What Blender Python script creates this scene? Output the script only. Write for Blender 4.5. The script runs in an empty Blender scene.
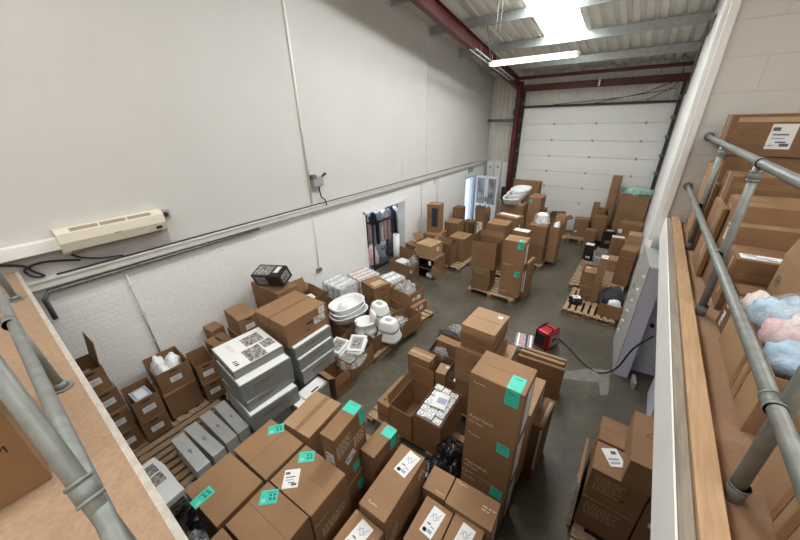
import bpy, bmesh, math, random
from mathutils import Vector, Matrix, noise
random.seed(7)
C = bpy.context.scene.collection
PI = math.pi
def R(d): return math.radians(d)

# ------------------------------------------------------------------ materials
MT = {}
def mat(name, col, rough=.6, metal=0, var=.0, scale=6., bump=0., bscale=60., emit=0, alpha=None, spec=.5, col2=None, stretch=None, detail=4, coat=0):
    m = bpy.data.materials.new(name); m.use_nodes = True
    nt = m.node_tree; b = nt.nodes['Principled BSDF']
    b.inputs['Base Color'].default_value = (*col, 1); b.inputs['Roughness'].default_value = rough
    b.inputs['Metallic'].default_value = metal; b.inputs['Specular IOR Level'].default_value = spec
    b.inputs['Coat Weight'].default_value = coat
    tc = nt.nodes.new('ShaderNodeTexCoord'); vec = tc.outputs['Object']
    if stretch:
        mp = nt.nodes.new('ShaderNodeMapping'); mp.inputs['Scale'].default_value = stretch
        nt.links.new(vec, mp.inputs['Vector']); vec = mp.outputs['Vector']
    if var or col2:
        oi = nt.nodes.new('ShaderNodeObjectInfo')
        ad = nt.nodes.new('ShaderNodeVectorMath'); ad.operation = 'ADD'
        nt.links.new(vec, ad.inputs[0])
        cm = nt.nodes.new('ShaderNodeCombineXYZ')
        ml = nt.nodes.new('ShaderNodeMath'); ml.operation = 'MULTIPLY'; ml.inputs[1].default_value = 40
        nt.links.new(oi.outputs['Random'], ml.inputs[0]); nt.links.new(ml.outputs[0], cm.inputs[0])
        nt.links.new(cm.outputs[0], ad.inputs[1])
        n = nt.nodes.new('ShaderNodeTexNoise'); n.inputs['Scale'].default_value = scale; n.inputs['Detail'].default_value = detail
        nt.links.new(ad.outputs[0], n.inputs['Vector'])
        r = nt.nodes.new('ShaderNodeValToRGB')
        c2 = col2 if col2 else tuple(c*(1-var) for c in col)
        c1 = col if col2 else tuple(min(1, c*(1+var)) for c in col)
        r.color_ramp.elements[0].position = .35; r.color_ramp.elements[0].color = (*c2, 1)
        r.color_ramp.elements[1].position = .65; r.color_ramp.elements[1].color = (*c1, 1)
        nt.links.new(n.outputs['Fac'], r.inputs['Fac']); nt.links.new(r.outputs['Color'], b.inputs['Base Color'])
    if bump:
        n2 = nt.nodes.new('ShaderNodeTexNoise'); n2.inputs['Scale'].default_value = bscale; n2.inputs['Detail'].default_value = 3
        nt.links.new(vec, n2.inputs['Vector'])
        bp = nt.nodes.new('ShaderNodeBump'); bp.inputs['Strength'].default_value = bump; bp.inputs['Distance'].default_value = .01
        nt.links.new(n2.outputs['Fac'], bp.inputs['Height']); nt.links.new(bp.outputs['Normal'], b.inputs['Normal'])
    if emit:
        b.inputs['Emission Color'].default_value = (*col, 1); b.inputs['Emission Strength'].default_value = emit
    MT[name] = m; return m

mat('k', (.25,.134,.062), .75, var=.07, scale=3, bump=.15, bscale=25)
mat('k2', (.285,.158,.076), .75, var=.07, scale=3, bump=.15, bscale=25)
mat('k3', (.215,.114,.053), .75, var=.08, scale=3, bump=.15, bscale=25)
mat('kl', (.37,.225,.12), .75, var=.06, scale=3, bump=.12, bscale=25)
mat('kd', (.18,.097,.046), .75, var=.08, scale=3, bump=.15, bscale=25)
mat('tape', (.27,.15,.07), .28, var=.08, scale=8)
mat('tape_pale', (.43,.29,.17), .35, var=.08, scale=8)
mat('torn', (.62,.52,.40), .85, var=.2, scale=20)
mat('white', (.80,.79,.77), .5)
mat('paper', (.78,.77,.75), .6)
mat('print', (.10,.10,.12), .6)
mat('print_blue', (.33,.38,.5), .6)
mat('print_pale', (.62,.50,.39), .6)
mat('print_brown', (.14,.075,.04), .7)
mat('teal', (.045,.56,.42), .45)
mat('teal_ink', (.02,.11,.10), .5)
mat('teal_pale', (.30,.62,.55), .5)
mat('green_ink', (.16,.36,.08), .6)
mat('photo', (.50,.45,.41), .4, col2=(.05,.048,.045), scale=26, detail=7)
mat('silver', (.25,.257,.245), .42, var=.05, scale=4, bump=.05)
mat('silver_top', (.50,.505,.49), .42, var=.04, scale=4)
mat('silver_w', (.78,.78,.77), .38, var=.03, scale=4)
mat('galv', (.225,.235,.22), .5, .35, var=.12, scale=14, bump=.04, bscale=40)
mat('galv_dark', (.20,.21,.20), .5, .6, var=.25, scale=18)
mat('plaster', (.62,.603,.572), .85, var=.015, scale=1.2, bump=.03, bscale=12)
mat('white_paint', (.86,.845,.81), .6, var=.02, scale=2)
mat('trunk_paint', (.66,.64,.60), .5, var=.05, scale=5)
mat('wall_shade', (.46,.43,.42), .8, var=.06, scale=3)
mat('purlin', (.43,.45,.45), .42, .45, var=.1, scale=10)
mat('red_steel', (.10,.013,.011), .5, var=.15, scale=5)
mat('cladding', (.72,.695,.63), .55, var=.05, scale=3)
mat('door_white', (.87,.865,.83), .5, var=.02, scale=1.5, bump=.04, bscale=60)
mat('black', (.012,.012,.013), .5)
mat('rubber', (.02,.02,.02), .6)
mat('dark_metal', (.05,.05,.055), .45, .4)
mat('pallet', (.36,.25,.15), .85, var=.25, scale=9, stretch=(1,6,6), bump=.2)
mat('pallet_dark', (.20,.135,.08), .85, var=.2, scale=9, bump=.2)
mat('timber', (.45,.285,.16), .7, col2=(.38,.225,.115), scale=5, stretch=(12,.8,12), bump=.15, bscale=20)
mat('timber_grey', (.30,.25,.19), .8, col2=(.22,.18,.14), scale=5, stretch=(12,.8,12), bump=.15, bscale=20)
mat('edge_white', (.50,.455,.39), .8, var=.12, scale=25)
mat('chipboard', (.40,.265,.165), .8, col2=(.34,.215,.13), scale=45, bump=.1, bscale=90, detail=6)
mat('deck_right', (.34,.205,.12), .8, col2=(.30,.175,.10), scale=45, bump=.1, bscale=90)
mat('red_plastic', (.50,.006,.018), .38)
mat('plastic_white', (.82,.82,.81), .25)
mat('plastic_grey', (.35,.36,.36), .4)
mat('cream', (.74,.68,.56), .4)
mat('cream_dark', (.33,.26,.19), .6)
mat('black_bag', (.012,.013,.016), .22, bump=.9, bscale=14)
mat('dark_cloth', (.03,.035,.045), .8, var=.3, scale=12, bump=.6, bscale=20)
mat('navy', (.02,.03,.06), .7)
mat('cloth_blue', (.40,.53,.66), .9, var=.18, scale=14, bump=.5, bscale=90)
mat('cloth_grey_blue', (.24,.31,.42), .9, var=.18, scale=14, bump=.5, bscale=90)
mat('cloth_pink', (.66,.44,.44), .9, var=.15, scale=14, bump=.5, bscale=90)
mat('cloth_cream', (.62,.55,.50), .9, var=.12, scale=14, bump=.5, bscale=90)
mat('stripe_red', (.55,.22,.20), .5)
mat('mag_mix', (.55,.5,.48), .35, col2=(.05,.06,.09), scale=18, stretch=(1,4,1), detail=3)
mat('green_wrap', (.35,.55,.47), .3, var=.2, scale=15)
mat('exit_green', (.02,.25,.10), .5)
mat('concrete_patch', (.19,.175,.15), .6, var=.15, scale=10)
mat('lavender', (.66,.66,.76), .35)
mat('cabinet', (.44,.44,.42), .35)
mat('glass_dark', (.28,.28,.27), .08, var=.5, scale=3)
mat('blue_day', (.50,.72,1.0), .5, emit=.9)
mat('tube', (1,.93,.78), .5, emit=2)
mat('rooflight', (.94,.98,.985), .5, emit=11)
mat('rooflight_fill', (.97,.98,.97), .5, emit=8)  # glow of the unseen roof panels added as fill light
mat('store_wall', (.62,.68,.78), .7)

def special():
    # floor: power-floated concrete, patches and stains of its own
    m = mat('floor', (.15,.138,.115), .38); nt = m.node_tree; b = nt.nodes['Principled BSDF']
    tc = nt.nodes.new('ShaderNodeTexCoord')
    a = nt.nodes.new('ShaderNodeTexNoise'); a.inputs['Scale'].default_value = .9; a.inputs['Detail'].default_value = 8; a.inputs['Roughness'].default_value = .65
    n2 = nt.nodes.new('ShaderNodeTexNoise'); n2.inputs['Scale'].default_value = 9; n2.inputs['Detail'].default_value = 6
    mx = nt.nodes.new('ShaderNodeMath'); mx.operation = 'MULTIPLY_ADD'; mx.inputs[1].default_value = .35
    r = nt.nodes.new('ShaderNodeValToRGB'); r.color_ramp.elements[0].position = .5; r.color_ramp.elements[1].position = .85
    r.color_ramp.elements[0].color = (.055,.046,.032,1); r.color_ramp.elements[1].color = (.12,.102,.073,1)
    for n in (a, n2): nt.links.new(tc.outputs['Object'], n.inputs['Vector'])
    nt.links.new(n2.outputs['Fac'], mx.inputs[0]); nt.links.new(a.outputs['Fac'], mx.inputs[2])
    nt.links.new(mx.outputs[0], r.inputs['Fac']); nt.links.new(r.outputs['Color'], b.inputs['Base Color'])
    rr = nt.nodes.new('ShaderNodeMapRange'); rr.inputs['To Min'].default_value = .28; rr.inputs['To Max'].default_value = .6
    nt.links.new(a.outputs['Fac'], rr.inputs['Value']); nt.links.new(rr.outputs[0], b.inputs['Roughness'])
    # painted brick and painted block
    for nm, col, mort, bw, rh, msz, perm, bs in (('brick', (.88,.87,.85), (.86,.848,.826), .225, .075, .010, 'yz', .24), ('block', (.66,.625,.58), (.60,.565,.53), .9, .4, .010, 'xz', .35)):
        m = mat(nm, col, .65); nt = m.node_tree; b = nt.nodes['Principled BSDF']
        tc = nt.nodes.new('ShaderNodeTexCoord'); s = nt.nodes.new('ShaderNodeSeparateXYZ'); c = nt.nodes.new('ShaderNodeCombineXYZ')
        nt.links.new(tc.outputs['Object'], s.inputs[0])
        nt.links.new(s.outputs['Y' if perm == 'yz' else 'X'], c.inputs[0]); nt.links.new(s.outputs['Z'], c.inputs[1])
        t = nt.nodes.new('ShaderNodeTexBrick'); t.inputs['Scale'].default_value = 1
        t.inputs['Brick Width'].default_value = bw; t.inputs['Row Height'].default_value = rh; t.inputs['Mortar Size'].default_value = msz; t.inputs['Mortar Smooth'].default_value = .6
        t.inputs['Color1'].default_value = (*col,1); t.inputs['Color2'].default_value = (*[x*.97 for x in col],1); t.inputs['Mortar'].default_value = (*mort,1)
        nt.links.new(c.outputs[0], t.inputs['Vector']); nt.links.new(t.outputs['Color'], b.inputs['Base Color'])
        n = nt.nodes.new('ShaderNodeTexNoise'); n.inputs['Scale'].default_value = 45; nt.links.new(tc.outputs['Object'], n.inputs['Vector'])
        ma = nt.nodes.new('ShaderNodeMath'); ma.operation = 'MULTIPLY_ADD'; ma.inputs[1].default_value = .15
        sb = nt.nodes.new('ShaderNodeMath'); sb.operation = 'SUBTRACT'; sb.inputs[0].default_value = 1; nt.links.new(t.outputs['Fac'], sb.inputs[1])
        nt.links.new(n.outputs['Fac'], ma.inputs[0]); nt.links.new(sb.outputs[0], ma.inputs[2])
        bp = nt.nodes.new('ShaderNodeBump'); bp.inputs['Strength'].default_value = bs; bp.inputs['Distance'].default_value = .012
        nt.links.new(ma.outputs[0], bp.inputs['Height']); nt.links.new(bp.outputs['Normal'], b.inputs['Normal'])
    # clear polythene
    m = bpy.data.materials.new('film'); m.use_nodes = True; nt = m.node_tree; b = nt.nodes['Principled BSDF']
    b.inputs['Base Color'].default_value = (.80,.80,.80,1); b.inputs['Roughness'].default_value = .15
    tr = nt.nodes.new('ShaderNodeBsdfTransparent'); mix = nt.nodes.new('ShaderNodeMixShader')
    tc = nt.nodes.new('ShaderNodeTexCoord'); n = nt.nodes.new('ShaderNodeTexNoise'); n.inputs['Scale'].default_value = 16; n.inputs['Detail'].default_value = 4
    nt.links.new(tc.outputs['Object'], n.inputs['Vector'])
    bp = nt.nodes.new('ShaderNodeBump'); bp.inputs['Strength'].default_value = .6; bp.inputs['Distance'].default_value = .03
    nt.links.new(n.outputs['Fac'], bp.inputs['Height']); nt.links.new(bp.outputs['Normal'], b.inputs['Normal'])
    mr = nt.nodes.new('ShaderNodeMapRange'); mr.inputs['From Min'].default_value = .35; mr.inputs['From Max'].default_value = .7; mr.inputs['To Min'].default_value = .10; mr.inputs['To Max'].default_value = .45
    nt.links.new(n.outputs['Fac'], mr.inputs['Value']); nt.links.new(mr.outputs[0], mix.inputs[0])
    nt.links.new(tr.outputs[0], mix.inputs[1]); nt.links.new(b.outputs[0], mix.inputs[2])
    nt.links.new(mix.outputs[0], nt.nodes['Material Output'].inputs['Surface']); MT['film'] = m
special()

# ------------------------------------------------------------------ mesh helpers
class MB:
    """collects shapes into one mesh with several materials"""
    def __init__(s): s.bm = bmesh.new(); s.ms = []
    def mi(s, m):
        if m not in s.ms: s.ms.append(m)
        return s.ms.index(m)
    def _mark(s, n0, m):
        i = s.mi(m)
        for f in list(s.bm.faces)[n0:]: f.material_index = i
    def box(s, c, d, m, rot=None, bev=0):
        n0 = len(s.bm.faces)
        M = Matrix.Translation(c) @ (rot.to_4x4() if rot else Matrix.Identity(4)) @ Matrix.Diagonal((*d, 1))
        r = bmesh.ops.create_cube(s.bm, size=1, matrix=M)
        if bev:
            es = list({e for v in r['verts'] for e in v.link_edges})
            bmesh.ops.bevel(s.bm, geom=es, offset=bev, segments=2, affect='EDGES', profile=.6)
        s.bm.faces.ensure_lookup_table(); s._mark(n0, m)
    def bb(s, a, b, m, bev=0):
        s.box([(p+q)/2 for p, q in zip(a, b)], [abs(q-p) for p, q in zip(a, b)], m, bev=bev)
    def poly(s, pts, m):
        f = s.bm.faces.new([s.bm.verts.new(p) for p in pts]); f.material_index = s.mi(m); return f
    def prism(s, pts, dv, m):
        """closed polygon pts swept by vector dv"""
        n0 = len(s.bm.faces); dv = Vector(dv)
        a = [s.bm.verts.new(p) for p in pts]; b = [s.bm.verts.new(Vector(p)+dv) for p in pts]
        s.bm.faces.new(a[::-1]); s.bm.faces.new(b)
        for i in range(len(a)): s.bm.faces.new((a[i], a[(i+1) % len(a)], b[(i+1) % len(a)], b[i]))
        s._mark(n0, m)
    def tube(s, pts, r, m, n=10, cap=True):
        n0 = len(s.bm.faces); pts = [Vector(p) for p in pts]; rings = []
        up = None
        for i, p in enumerate(pts):
            t = (pts[min(i+1, len(pts)-1)]-pts[max(i-1, 0)]).normalized()
            if up is None: up = Vector((0,0,1)) if abs(t.z) < .9 else Vector((1,0,0))
            u = t.cross(up).normalized(); v = u.cross(t).normalized(); up = v
            rr = r[i] if isinstance(r, (list, tuple)) else r
            rings.append([s.bm.verts.new(p+u*rr*math.cos(2*PI*k/n)+v*rr*math.sin(2*PI*k/n)) for k in range(n)])
        for a, b in zip(rings, rings[1:]):
            for k in range(n): s.bm.faces.new((a[k], a[(k+1) % n], b[(k+1) % n], b[k])).smooth = True
        if cap: s.bm.faces.new(rings[0][::-1]); s.bm.faces.new(rings[-1])
        s._mark(n0, m)
    def oval(s, prof, m, n=32, p=2.6, c=(0,0,0)):
        """loft of superellipse rings: prof = [(ax, ay, z), ...]"""
        n0 = len(s.bm.faces); rings = []
        for ax, ay, z in prof:
            ring = []
            for k in range(n):
                t = 2*PI*k/n; ct, st = math.cos(t), math.sin(t)
                ring.append(s.bm.verts.new((c[0]+ax*math.copysign(abs(ct)**(2/p), ct), c[1]+ay*math.copysign(abs(st)**(2/p), st), c[2]+z)))
            rings.append(ring)
        for a, b in zip(rings, rings[1:]):
            for k in range(n): s.bm.faces.new((a[k], a[(k+1) % n], b[(k+1) % n], b[k])).smooth = True
        s.bm.faces.new(rings[0][::-1]); s.bm.faces.new(rings[-1])
        s._mark(n0, m)
    def blob(s, c, d, m, seed=0, amp=.25, freq=2.5, sub=3, flat=True):
        """crumpled soft lump with a flat base at c (base centre)"""
        n0 = len(s.bm.faces)
        r = bmesh.ops.create_icosphere(s.bm, subdivisions=sub, radius=1)
        off = Vector((seed*3.7, seed*1.3, seed*2.1))
        for v in r['verts']:
            q = v.co.copy(); k = 1+amp*noise.noise(q*freq+off)+amp*.5*noise.noise(q*freq*2.7+off)
            q = q*k
            if flat and q.z < -.45: q.z = -.45-(q.z+.45)*.0
            v.co = (c[0]+q.x*d[0]/2, c[1]+q.y*d[1]/2, c[2]+(q.z+.45)*d[2]/1.45)
        s.bm.faces.ensure_lookup_table()
        for f in list(s.bm.faces)[n0:]: f.smooth = True
        s._mark(n0, m)
    def build(s, name, parent=None, loc=None, rotz=0, jitter=0):
        if jitter:
            for v in s.bm.verts: v.co += Vector((random.uniform(-1,1), random.uniform(-1,1), random.uniform(-1,1)))*jitter
        me = bpy.data.meshes.new(name); s.bm.normal_update(); s.bm.to_mesh(me); s.bm.free()
        for m in s.ms: me.materials.append(MT[m])
        o = bpy.data.objects.new(name, me); C.objects.link(o)
        if parent: o.parent = parent
        if loc: o.location = loc
        o.rotation_euler = (0, 0, rotz)
        return o
def tag(o, label=None, cat=None, group=None, kind=None):
    if label: o['label'] = label
    if cat: o['category'] = cat
    if group: o['group'] = group
    if kind: o['kind'] = kind
    return o
def thing(name, label, cat, loc=(0,0,0), rz=0, group=None):
    o = bpy.data.objects.new(name, None); C.objects.link(o); o.location = loc; o.rotation_euler = (0,0,R(rz))
    o.empty_display_size = .05
    return tag(o, label, cat, group)
def struct(name, mb, **k): return tag(mb.build(name, **k), kind='structure')

# ------------------------------------------------------------------ marks on boxes
def frame(face, L, W, H):
    if face == 'top': return Vector((0,0,H)), Vector((1,0,0)), Vector((0,1,0)), Vector((0,0,1)), L, W
    if face == 'front': return Vector((0,-W/2,H/2)), Vector((1,0,0)), Vector((0,0,1)), Vector((0,-1,0)), L, H
    if face == 'right': return Vector((L/2,0,H/2)), Vector((0,1,0)), Vector((0,0,1)), Vector((1,0,0)), W, H
    if face == 'left': return Vector((-L/2,0,H/2)), Vector((0,-1,0)), Vector((0,0,1)), Vector((-1,0,0)), W, H
    if face == 'back': return Vector((0,W/2,H/2)), Vector((-1,0,0)), Vector((0,0,1)), Vector((0,1,0)), L, H
class Pen:
    """draws thin raised marks on one face of a box; u, v in metres from the face's centre"""
    def __init__(s, face, L, W, H, u, v, rot=0, lift=.0015):
        s.mb = MB(); o, U, V, N, w, h = frame(face, L, W, H)
        c, sn = math.cos(R(rot)), math.sin(R(rot))
        s.U = U*c+V*sn; s.V = V*c-U*sn; s.N = N; s.o = o+U*(u*w)+V*(v*h); s.k = lift; s.lv = 0
    def rect(s, x, y, w, h, m, lv=0, rot=0):
        c, sn = math.cos(R(rot)), math.sin(R(rot)); t = .0015+.0008*lv
        U = s.U*c+s.V*sn; V = s.V*c-s.U*sn
        rot3 = Matrix((U, V, s.N)).transposed()
        s.mb.box(s.o+s.U*x+s.V*y+s.N*(s.k+.0004*lv), (w, h, t), m, rot=rot3)
    def line(s, pts, w, m, lv=0):
        for (x0, y0), (x1, y1) in zip(pts, pts[1:]):
            l = math.hypot(x1-x0, y1-y0)
            s.rect((x0+x1)/2, (y0+y1)/2, l+w*.7, w, m, lv, math.degrees(math.atan2(y1-y0, x1-x0)))
def mark(kind, root, L, W, H, face, u, v, w, h, rot=0):
    p = Pen(face, L, W, H, u, v, rot)
    rnd = random.Random(hash((kind, round(u*100), round(v*100), face)) & 0xffff if False else int(abs(u*97+v*57+w*31)*1000))
    if kind == 'ship':            # white shipping label with lines of small print
        p.rect(0, 0, w, h, 'paper')
        p.rect(-w*.28, h*.3, w*.3, h*.14, 'print', 1)
        for k in range(3): p.rect(-w*.05+w*.05*k*(-1)**k, h*(.08-.15*k), w*(.62-.1*k), h*.055, 'print_blue' if k == 1 else 'print', 1)
        p.rect(w*.22, -h*.33, w*.35, h*.12, 'print', 1)
        return tag(p.mb.build('shipping_label', root), 'white label with lines of print')
    if kind == 'plain':
        p.rect(0, 0, w, h, 'paper'); p.rect(0, h*.1, w*.6, h*.1, 'print_blue', 1); p.rect(-w*.1, -h*.15, w*.4, h*.08, 'print_blue', 1)
        return tag(p.mb.build('shipping_label', root), 'small white label')
    if kind == 'long':            # tall white label with a line drawing, symbols and a round stamp
        p.rect(0, 0, w, h, 'paper')
        p.rect(-w*.22, -h*.37, w*.3, h*.1, 'print', 1); p.rect(-w*.22, -h*.37, w*.2, h*.14, 'print', 1)
        p.rect(-w*.15, -h*.12, w*.28, h*.05, 'print', 1); p.rect(w*.2, -h*.17, w*.3, h*.05, 'print_blue', 1)
        p.rect(w*.15, -h*.33, w*.35, h*.12, 'print_blue', 1)
        p.line([(-w*.3,h*.1),(-w*.05,h*.3),(w*.1,h*.15),(w*.3,h*.38)], .006, 'print_blue', 1)
        p.line([(-w*.3,h*.25),(w*.05,h*.05),(w*.3,h*.2)], .006, 'print_blue', 1)
        return tag(p.mb.build('shipping_label', root), 'tall white label with drawing and symbols')
    if kind == 'teal':
        p.rect(0, 0, w, h, 'teal')
        p.rect(-w*.28, -h*.22, w*.24, h*.26, 'teal_pale', 1)
        for k, (x, y, a, b) in enumerate(((.12,.3,.5,.05),(.08,.12,.13,.14),(.3,.12,.13,.14),(.1,-.14,.13,.2),(.32,-.14,.13,.2))):
            p.rect(w*x, h*y, w*a, h*b, 'teal_ink', 1)
        return tag(p.mb.build('shipping_label', root), 'bright teal label')
    if kind == 'tealp':
        p.rect(0, 0, w, h, 'teal'); p.rect(0, h*.3, w*.5, h*.04, 'teal_ink', 1)
        return tag(p.mb.build('shipping_label', root), 'bright teal label')
    if kind == 'logo':            # pale hand-drawn wave
        q = [(-.5,-.05),(-.42,.4),(-.34,-.1),(-.2,-.35),(-.08,.05),(.05,-.2),(.16,.12),(.28,-.1),(.5,-.12)]
        p.line([(x*w, y*h) for x, y in q], max(.006, w*.045), 'print_pale')
        return tag(p.mb.build('printed_logo', root), 'pale wavy logo')
    if kind in ('lines', 'dark', 'faint'):       # small pale or dark print; the faint kind paints shrink film glints
        m = {'lines':'print_pale','dark':'print_brown','faint':'tape_pale'}[kind]
        n = max(2, int(h/.03))
        for k in range(n):
            x = -w/2
            while x < w/2*(1-.4*(k % 2)):
                l = rnd.uniform(.015, .045); p.rect(x+l/2, h/2-(k+.5)*h/n, l, h/n*.38, m); x += l+.012
        return tag(p.mb.build('printed_lettering', root), 'dark print' if kind == 'dark' else 'pale print or painted film glints')
    if kind == 'blade':           # pale outline drawing
        q = [(-.5,-.25),(-.2,-.4),(.3,-.3),(.5,0),(.3,.2),(-.2,.3),(-.5,.15)]
        p.line([(x*w, y*h) for x, y in q], .007, 'print_pale'); p.line([(-.4*w,-.1*h),(.35*w,-.03*h)], .007, 'print_pale')
        p.line([(-.5*w,.4*h),(-.3*w,-.5*h)], .006, 'print_pale')
        return tag(p.mb.build('printed_drawing', root), 'pale outline drawing')
    if kind == 'leaf':
        q = [(-.5,0),(-.1,.45),(.35,.3),(.5,.1),(.3,-.4),(-.1,-.45),(-.5,0)]
        p.line([(x*w, y*h) for x, y in q], .006, 'print_brown')
        return p.mb.build('printed_drawing', root)
    if kind == 'green':
        p.line([(-w/2,-h/2),(w/2,-h/2),(w/2,h/2),(-w/2,h/2),(-w/2,-h/2)], .012, 'green_ink')
        for k in range(5):
            x = w*(-.36+.18*k)
            p.line([(x+w*.05,h*.25),(x-w*.04,h*.25),(x-w*.04,-h*.25),(x+w*.05,-h*.25)], .013, 'green_ink')
            p.line([(x-w*.04,0),(x+w*.04,0)], .012, 'green_ink')
        return tag(p.mb.build('printed_lettering', root), 'green boxed print')
    if kind == 'slot':
        p.rect(0, 0, w, h, 'black'); return tag(p.mb.build('handle_slot', root), 'dark hand slot')
    if kind == 'panel':
        p.rect(0, 0, w, h, 'navy'); p.rect(-w*.75, h*.05, w*.22, h*.09, 'black'); return tag(p.mb.build('printed_panel', root), 'dark blue printed panel')
    if kind == 'photo':
        p.rect(0, 0, w, h, 'photo'); return tag(p.mb.build('printed_photo', root), 'printed black and white photo')
    if kind == 'white':
        p.rect(0, 0, w, h, 'white', -1); return tag(p.mb.build('white_panel', root), 'white face panel')
    if kind == 'tape':
        p.rect(0, 0, w, h, 'tape'); return tag(p.mb.build('packing_tape', root), 'shiny brown tape')
    if kind == 'tapep':
        p.rect(0, 0, w, h, 'tape_pale'); return tag(p.mb.build('packing_tape', root), 'pale tape')
    if kind == 'red':
        p.rect(0, 0, w, h, 'red_plastic'); return tag(p.mb.build('sticker', root), 'red sticker')
    if kind == 'circle':
        p.line([(w/2*math.cos(t*PI/6), h/2*math.sin(t*PI/6)) for t in range(13)], .006, 'print'); p.rect(0,0,w*.3,h*.3,'print'); return tag(p.mb.build('printed_symbol', root), 'round printed symbol')
def words(root, L, W, H, face, u, v, size, txt, m='print_pale', rot=0):
    o, U, V, N, w, h = frame(face, L, W, H)
    cu = bpy.data.curves.new('printed_lettering', 'FONT'); cu.body = txt; cu.size = size; cu.extrude = .0008
    cu.materials.append(MT[m]); ob = bpy.data.objects.new('printed_lettering', cu); C.objects.link(ob); ob.parent = root
    c, s = math.cos(R(rot)), math.sin(R(rot)); U2 = U*c+V*s; V2 = V*c-U*s
    Mx = Matrix((U2, V2, N)).transposed().to_4x4(); Mx.translation = o+U*(u*w)+V*(v*h)+N*.0015
    bpy.context.view_layer.update()
    me = bpy.data.meshes.new_from_object(ob); bpy.data.objects.remove(ob)
    if not me.materials: me.materials.append(MT[m])
    ob = bpy.data.objects.new('printed_lettering', me); C.objects.link(ob); ob.parent = root
    ob.matrix_local = Mx; return ob

# ------------------------------------------------------------------ cartons, pallets
def carton(label, x, y, z, L, W, H, yaw=0, m='k', seam='x', bits=(), group=None, tape=False, name='cardboard_box', cat='box', tm='tape'):
    mb = MB(); g = .004
    mb.box((0,0,(H-g)/2), (L, W, H-g), m, bev=.006)
    if seam == 'x':      # flaps meet on a line along local x
        for s in (-1, 1): mb.box((0, s*(W/4), H-g/2), (L-.004, W/2-.005, g), m)
    elif seam == 'y':
        for s in (-1, 1): mb.box((s*L/4, 0, H-g/2), (L/2-.005, W-.004, g), m)
    else: mb.box((0,0,H-g/2), (L-.002, W-.002, g), m)
    o = mb.build(name, loc=(x, y, z), rotz=R(yaw), jitter=.0015); tag(o, label, cat, group)
    if tape:
        t = MB(); w = .055
        if seam == 'x':
            t.box((0,0,H+.0006), (L+.003, w, .0012), tm)
            for s in (-1,1): t.box((s*(L/2+.0006),0,H-.06), (.0012, w, .12), tm)
        else:
            t.box((0,0,H+.0006), (w, W+.003, .0012), tm)
            for s in (-1,1): t.box((0,s*(W/2+.0006),H-.06), (w, .0012, .12), tm)
        t.build('packing_tape', o)
    for b in bits:
        if b[0] == 'words': words(o, L, W, H, *b[1:])
        else: mark(b[0], o, L, W, H, *b[1:])
    return o
def open_carton(label, x, y, z, L, W, H, yaw=0, m='k', flaps=None, bits=(), group=None, name='open_cardboard_box', fm=None, ff=.45):
    """flaps: {side: degrees from upright, outwards}; sides front/back/left/right"""
    mb = MB(); t = .006
    mb.box((0,0,t/2), (L, W, t), m)
    for s in (-1, 1):
        mb.box((0, s*(W/2-t/2), H/2), (L, t, H), m); mb.box((s*(L/2-t/2), 0, H/2), (t, W-2*t, H), m)
    o = mb.build(name, loc=(x, y, z), rotz=R(yaw), jitter=.0012); tag(o, label, 'box', group)
    for side, ang in (flaps or {}).items():
        if side in ('front','back'):
            s = -1 if side == 'front' else 1; hinge = Vector((0, s*W/2, H)); axis = Vector((1,0,0)); out = Vector((0,s,0)); ln = L-.01; d = min(W*ff, .3)
        else:
            s = -1 if side == 'left' else 1; hinge = Vector((s*L/2, 0, H)); axis = Vector((0,1,0)); out = Vector((s,0,0)); ln = W-.01; d = min(L*ff, .3)
        dirv = Vector((0,0,1))*math.cos(R(ang))+out*math.sin(R(ang)); nrm = axis.cross(dirv).normalized()
        f = MB(); f.box(hinge+dirv*d/2+out*.002, (ln, d, .005), fm or m, rot=Matrix((axis, dirv, nrm)).transposed())
        f.build('flap', o, jitter=.002)
    for b in bits:
        if b[0] == 'words': words(o, L, W, H, *b[1:])
        else: mark(b[0], o, L, W, H, *b[1:])
    return o
def pallet(label, x, y, L=1.2, W=1.0, yaw=0, m='pallet', n=7, group='wooden pallets on the warehouse floor', z=0):
    """boards run along local x; three bearers across"""
    o = thing('wooden_pallet', label, 'pallet', (x, y, z), yaw, group)
    d = MB(); pitch = W/n
    for k in range(n): d.box((0, -W/2+pitch*(k+.5), .133), (L, pitch*.66, .022), m)
    d.build('deck', o, jitter=.002)
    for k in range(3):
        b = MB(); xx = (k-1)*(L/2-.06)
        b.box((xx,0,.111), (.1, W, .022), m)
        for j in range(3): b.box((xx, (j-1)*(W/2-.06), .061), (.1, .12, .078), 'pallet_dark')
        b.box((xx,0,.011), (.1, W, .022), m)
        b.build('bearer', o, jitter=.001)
    return o
# ------------------------------------------------------------------ the building
XW, YB, XR, YE = -5.6, 13.7, .38, 6.5      # left wall, back wall, right bay wall, end wall of the right wing
def zr(y): return 5.58+(YB-y)*.181
def wall_poly(mb, x0, x1, y0, y1, z0, m, z1=None):
    """box wall whose top follows the roof (or z1)"""
    a, b = (zr(y0)+.25, zr(y1)+.25) if z1 is None else (z1, z1)
    mb.prism([(x0,y0,z0),(x0,y1,z0),(x0,y1,b),(x0,y0,a)], (x1-x0,0,0), m)
mb = MB(); mb.bb((-11,-5.2,-.2),(5.2,14.2,0),'floor'); struct('floor', mb)
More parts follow.
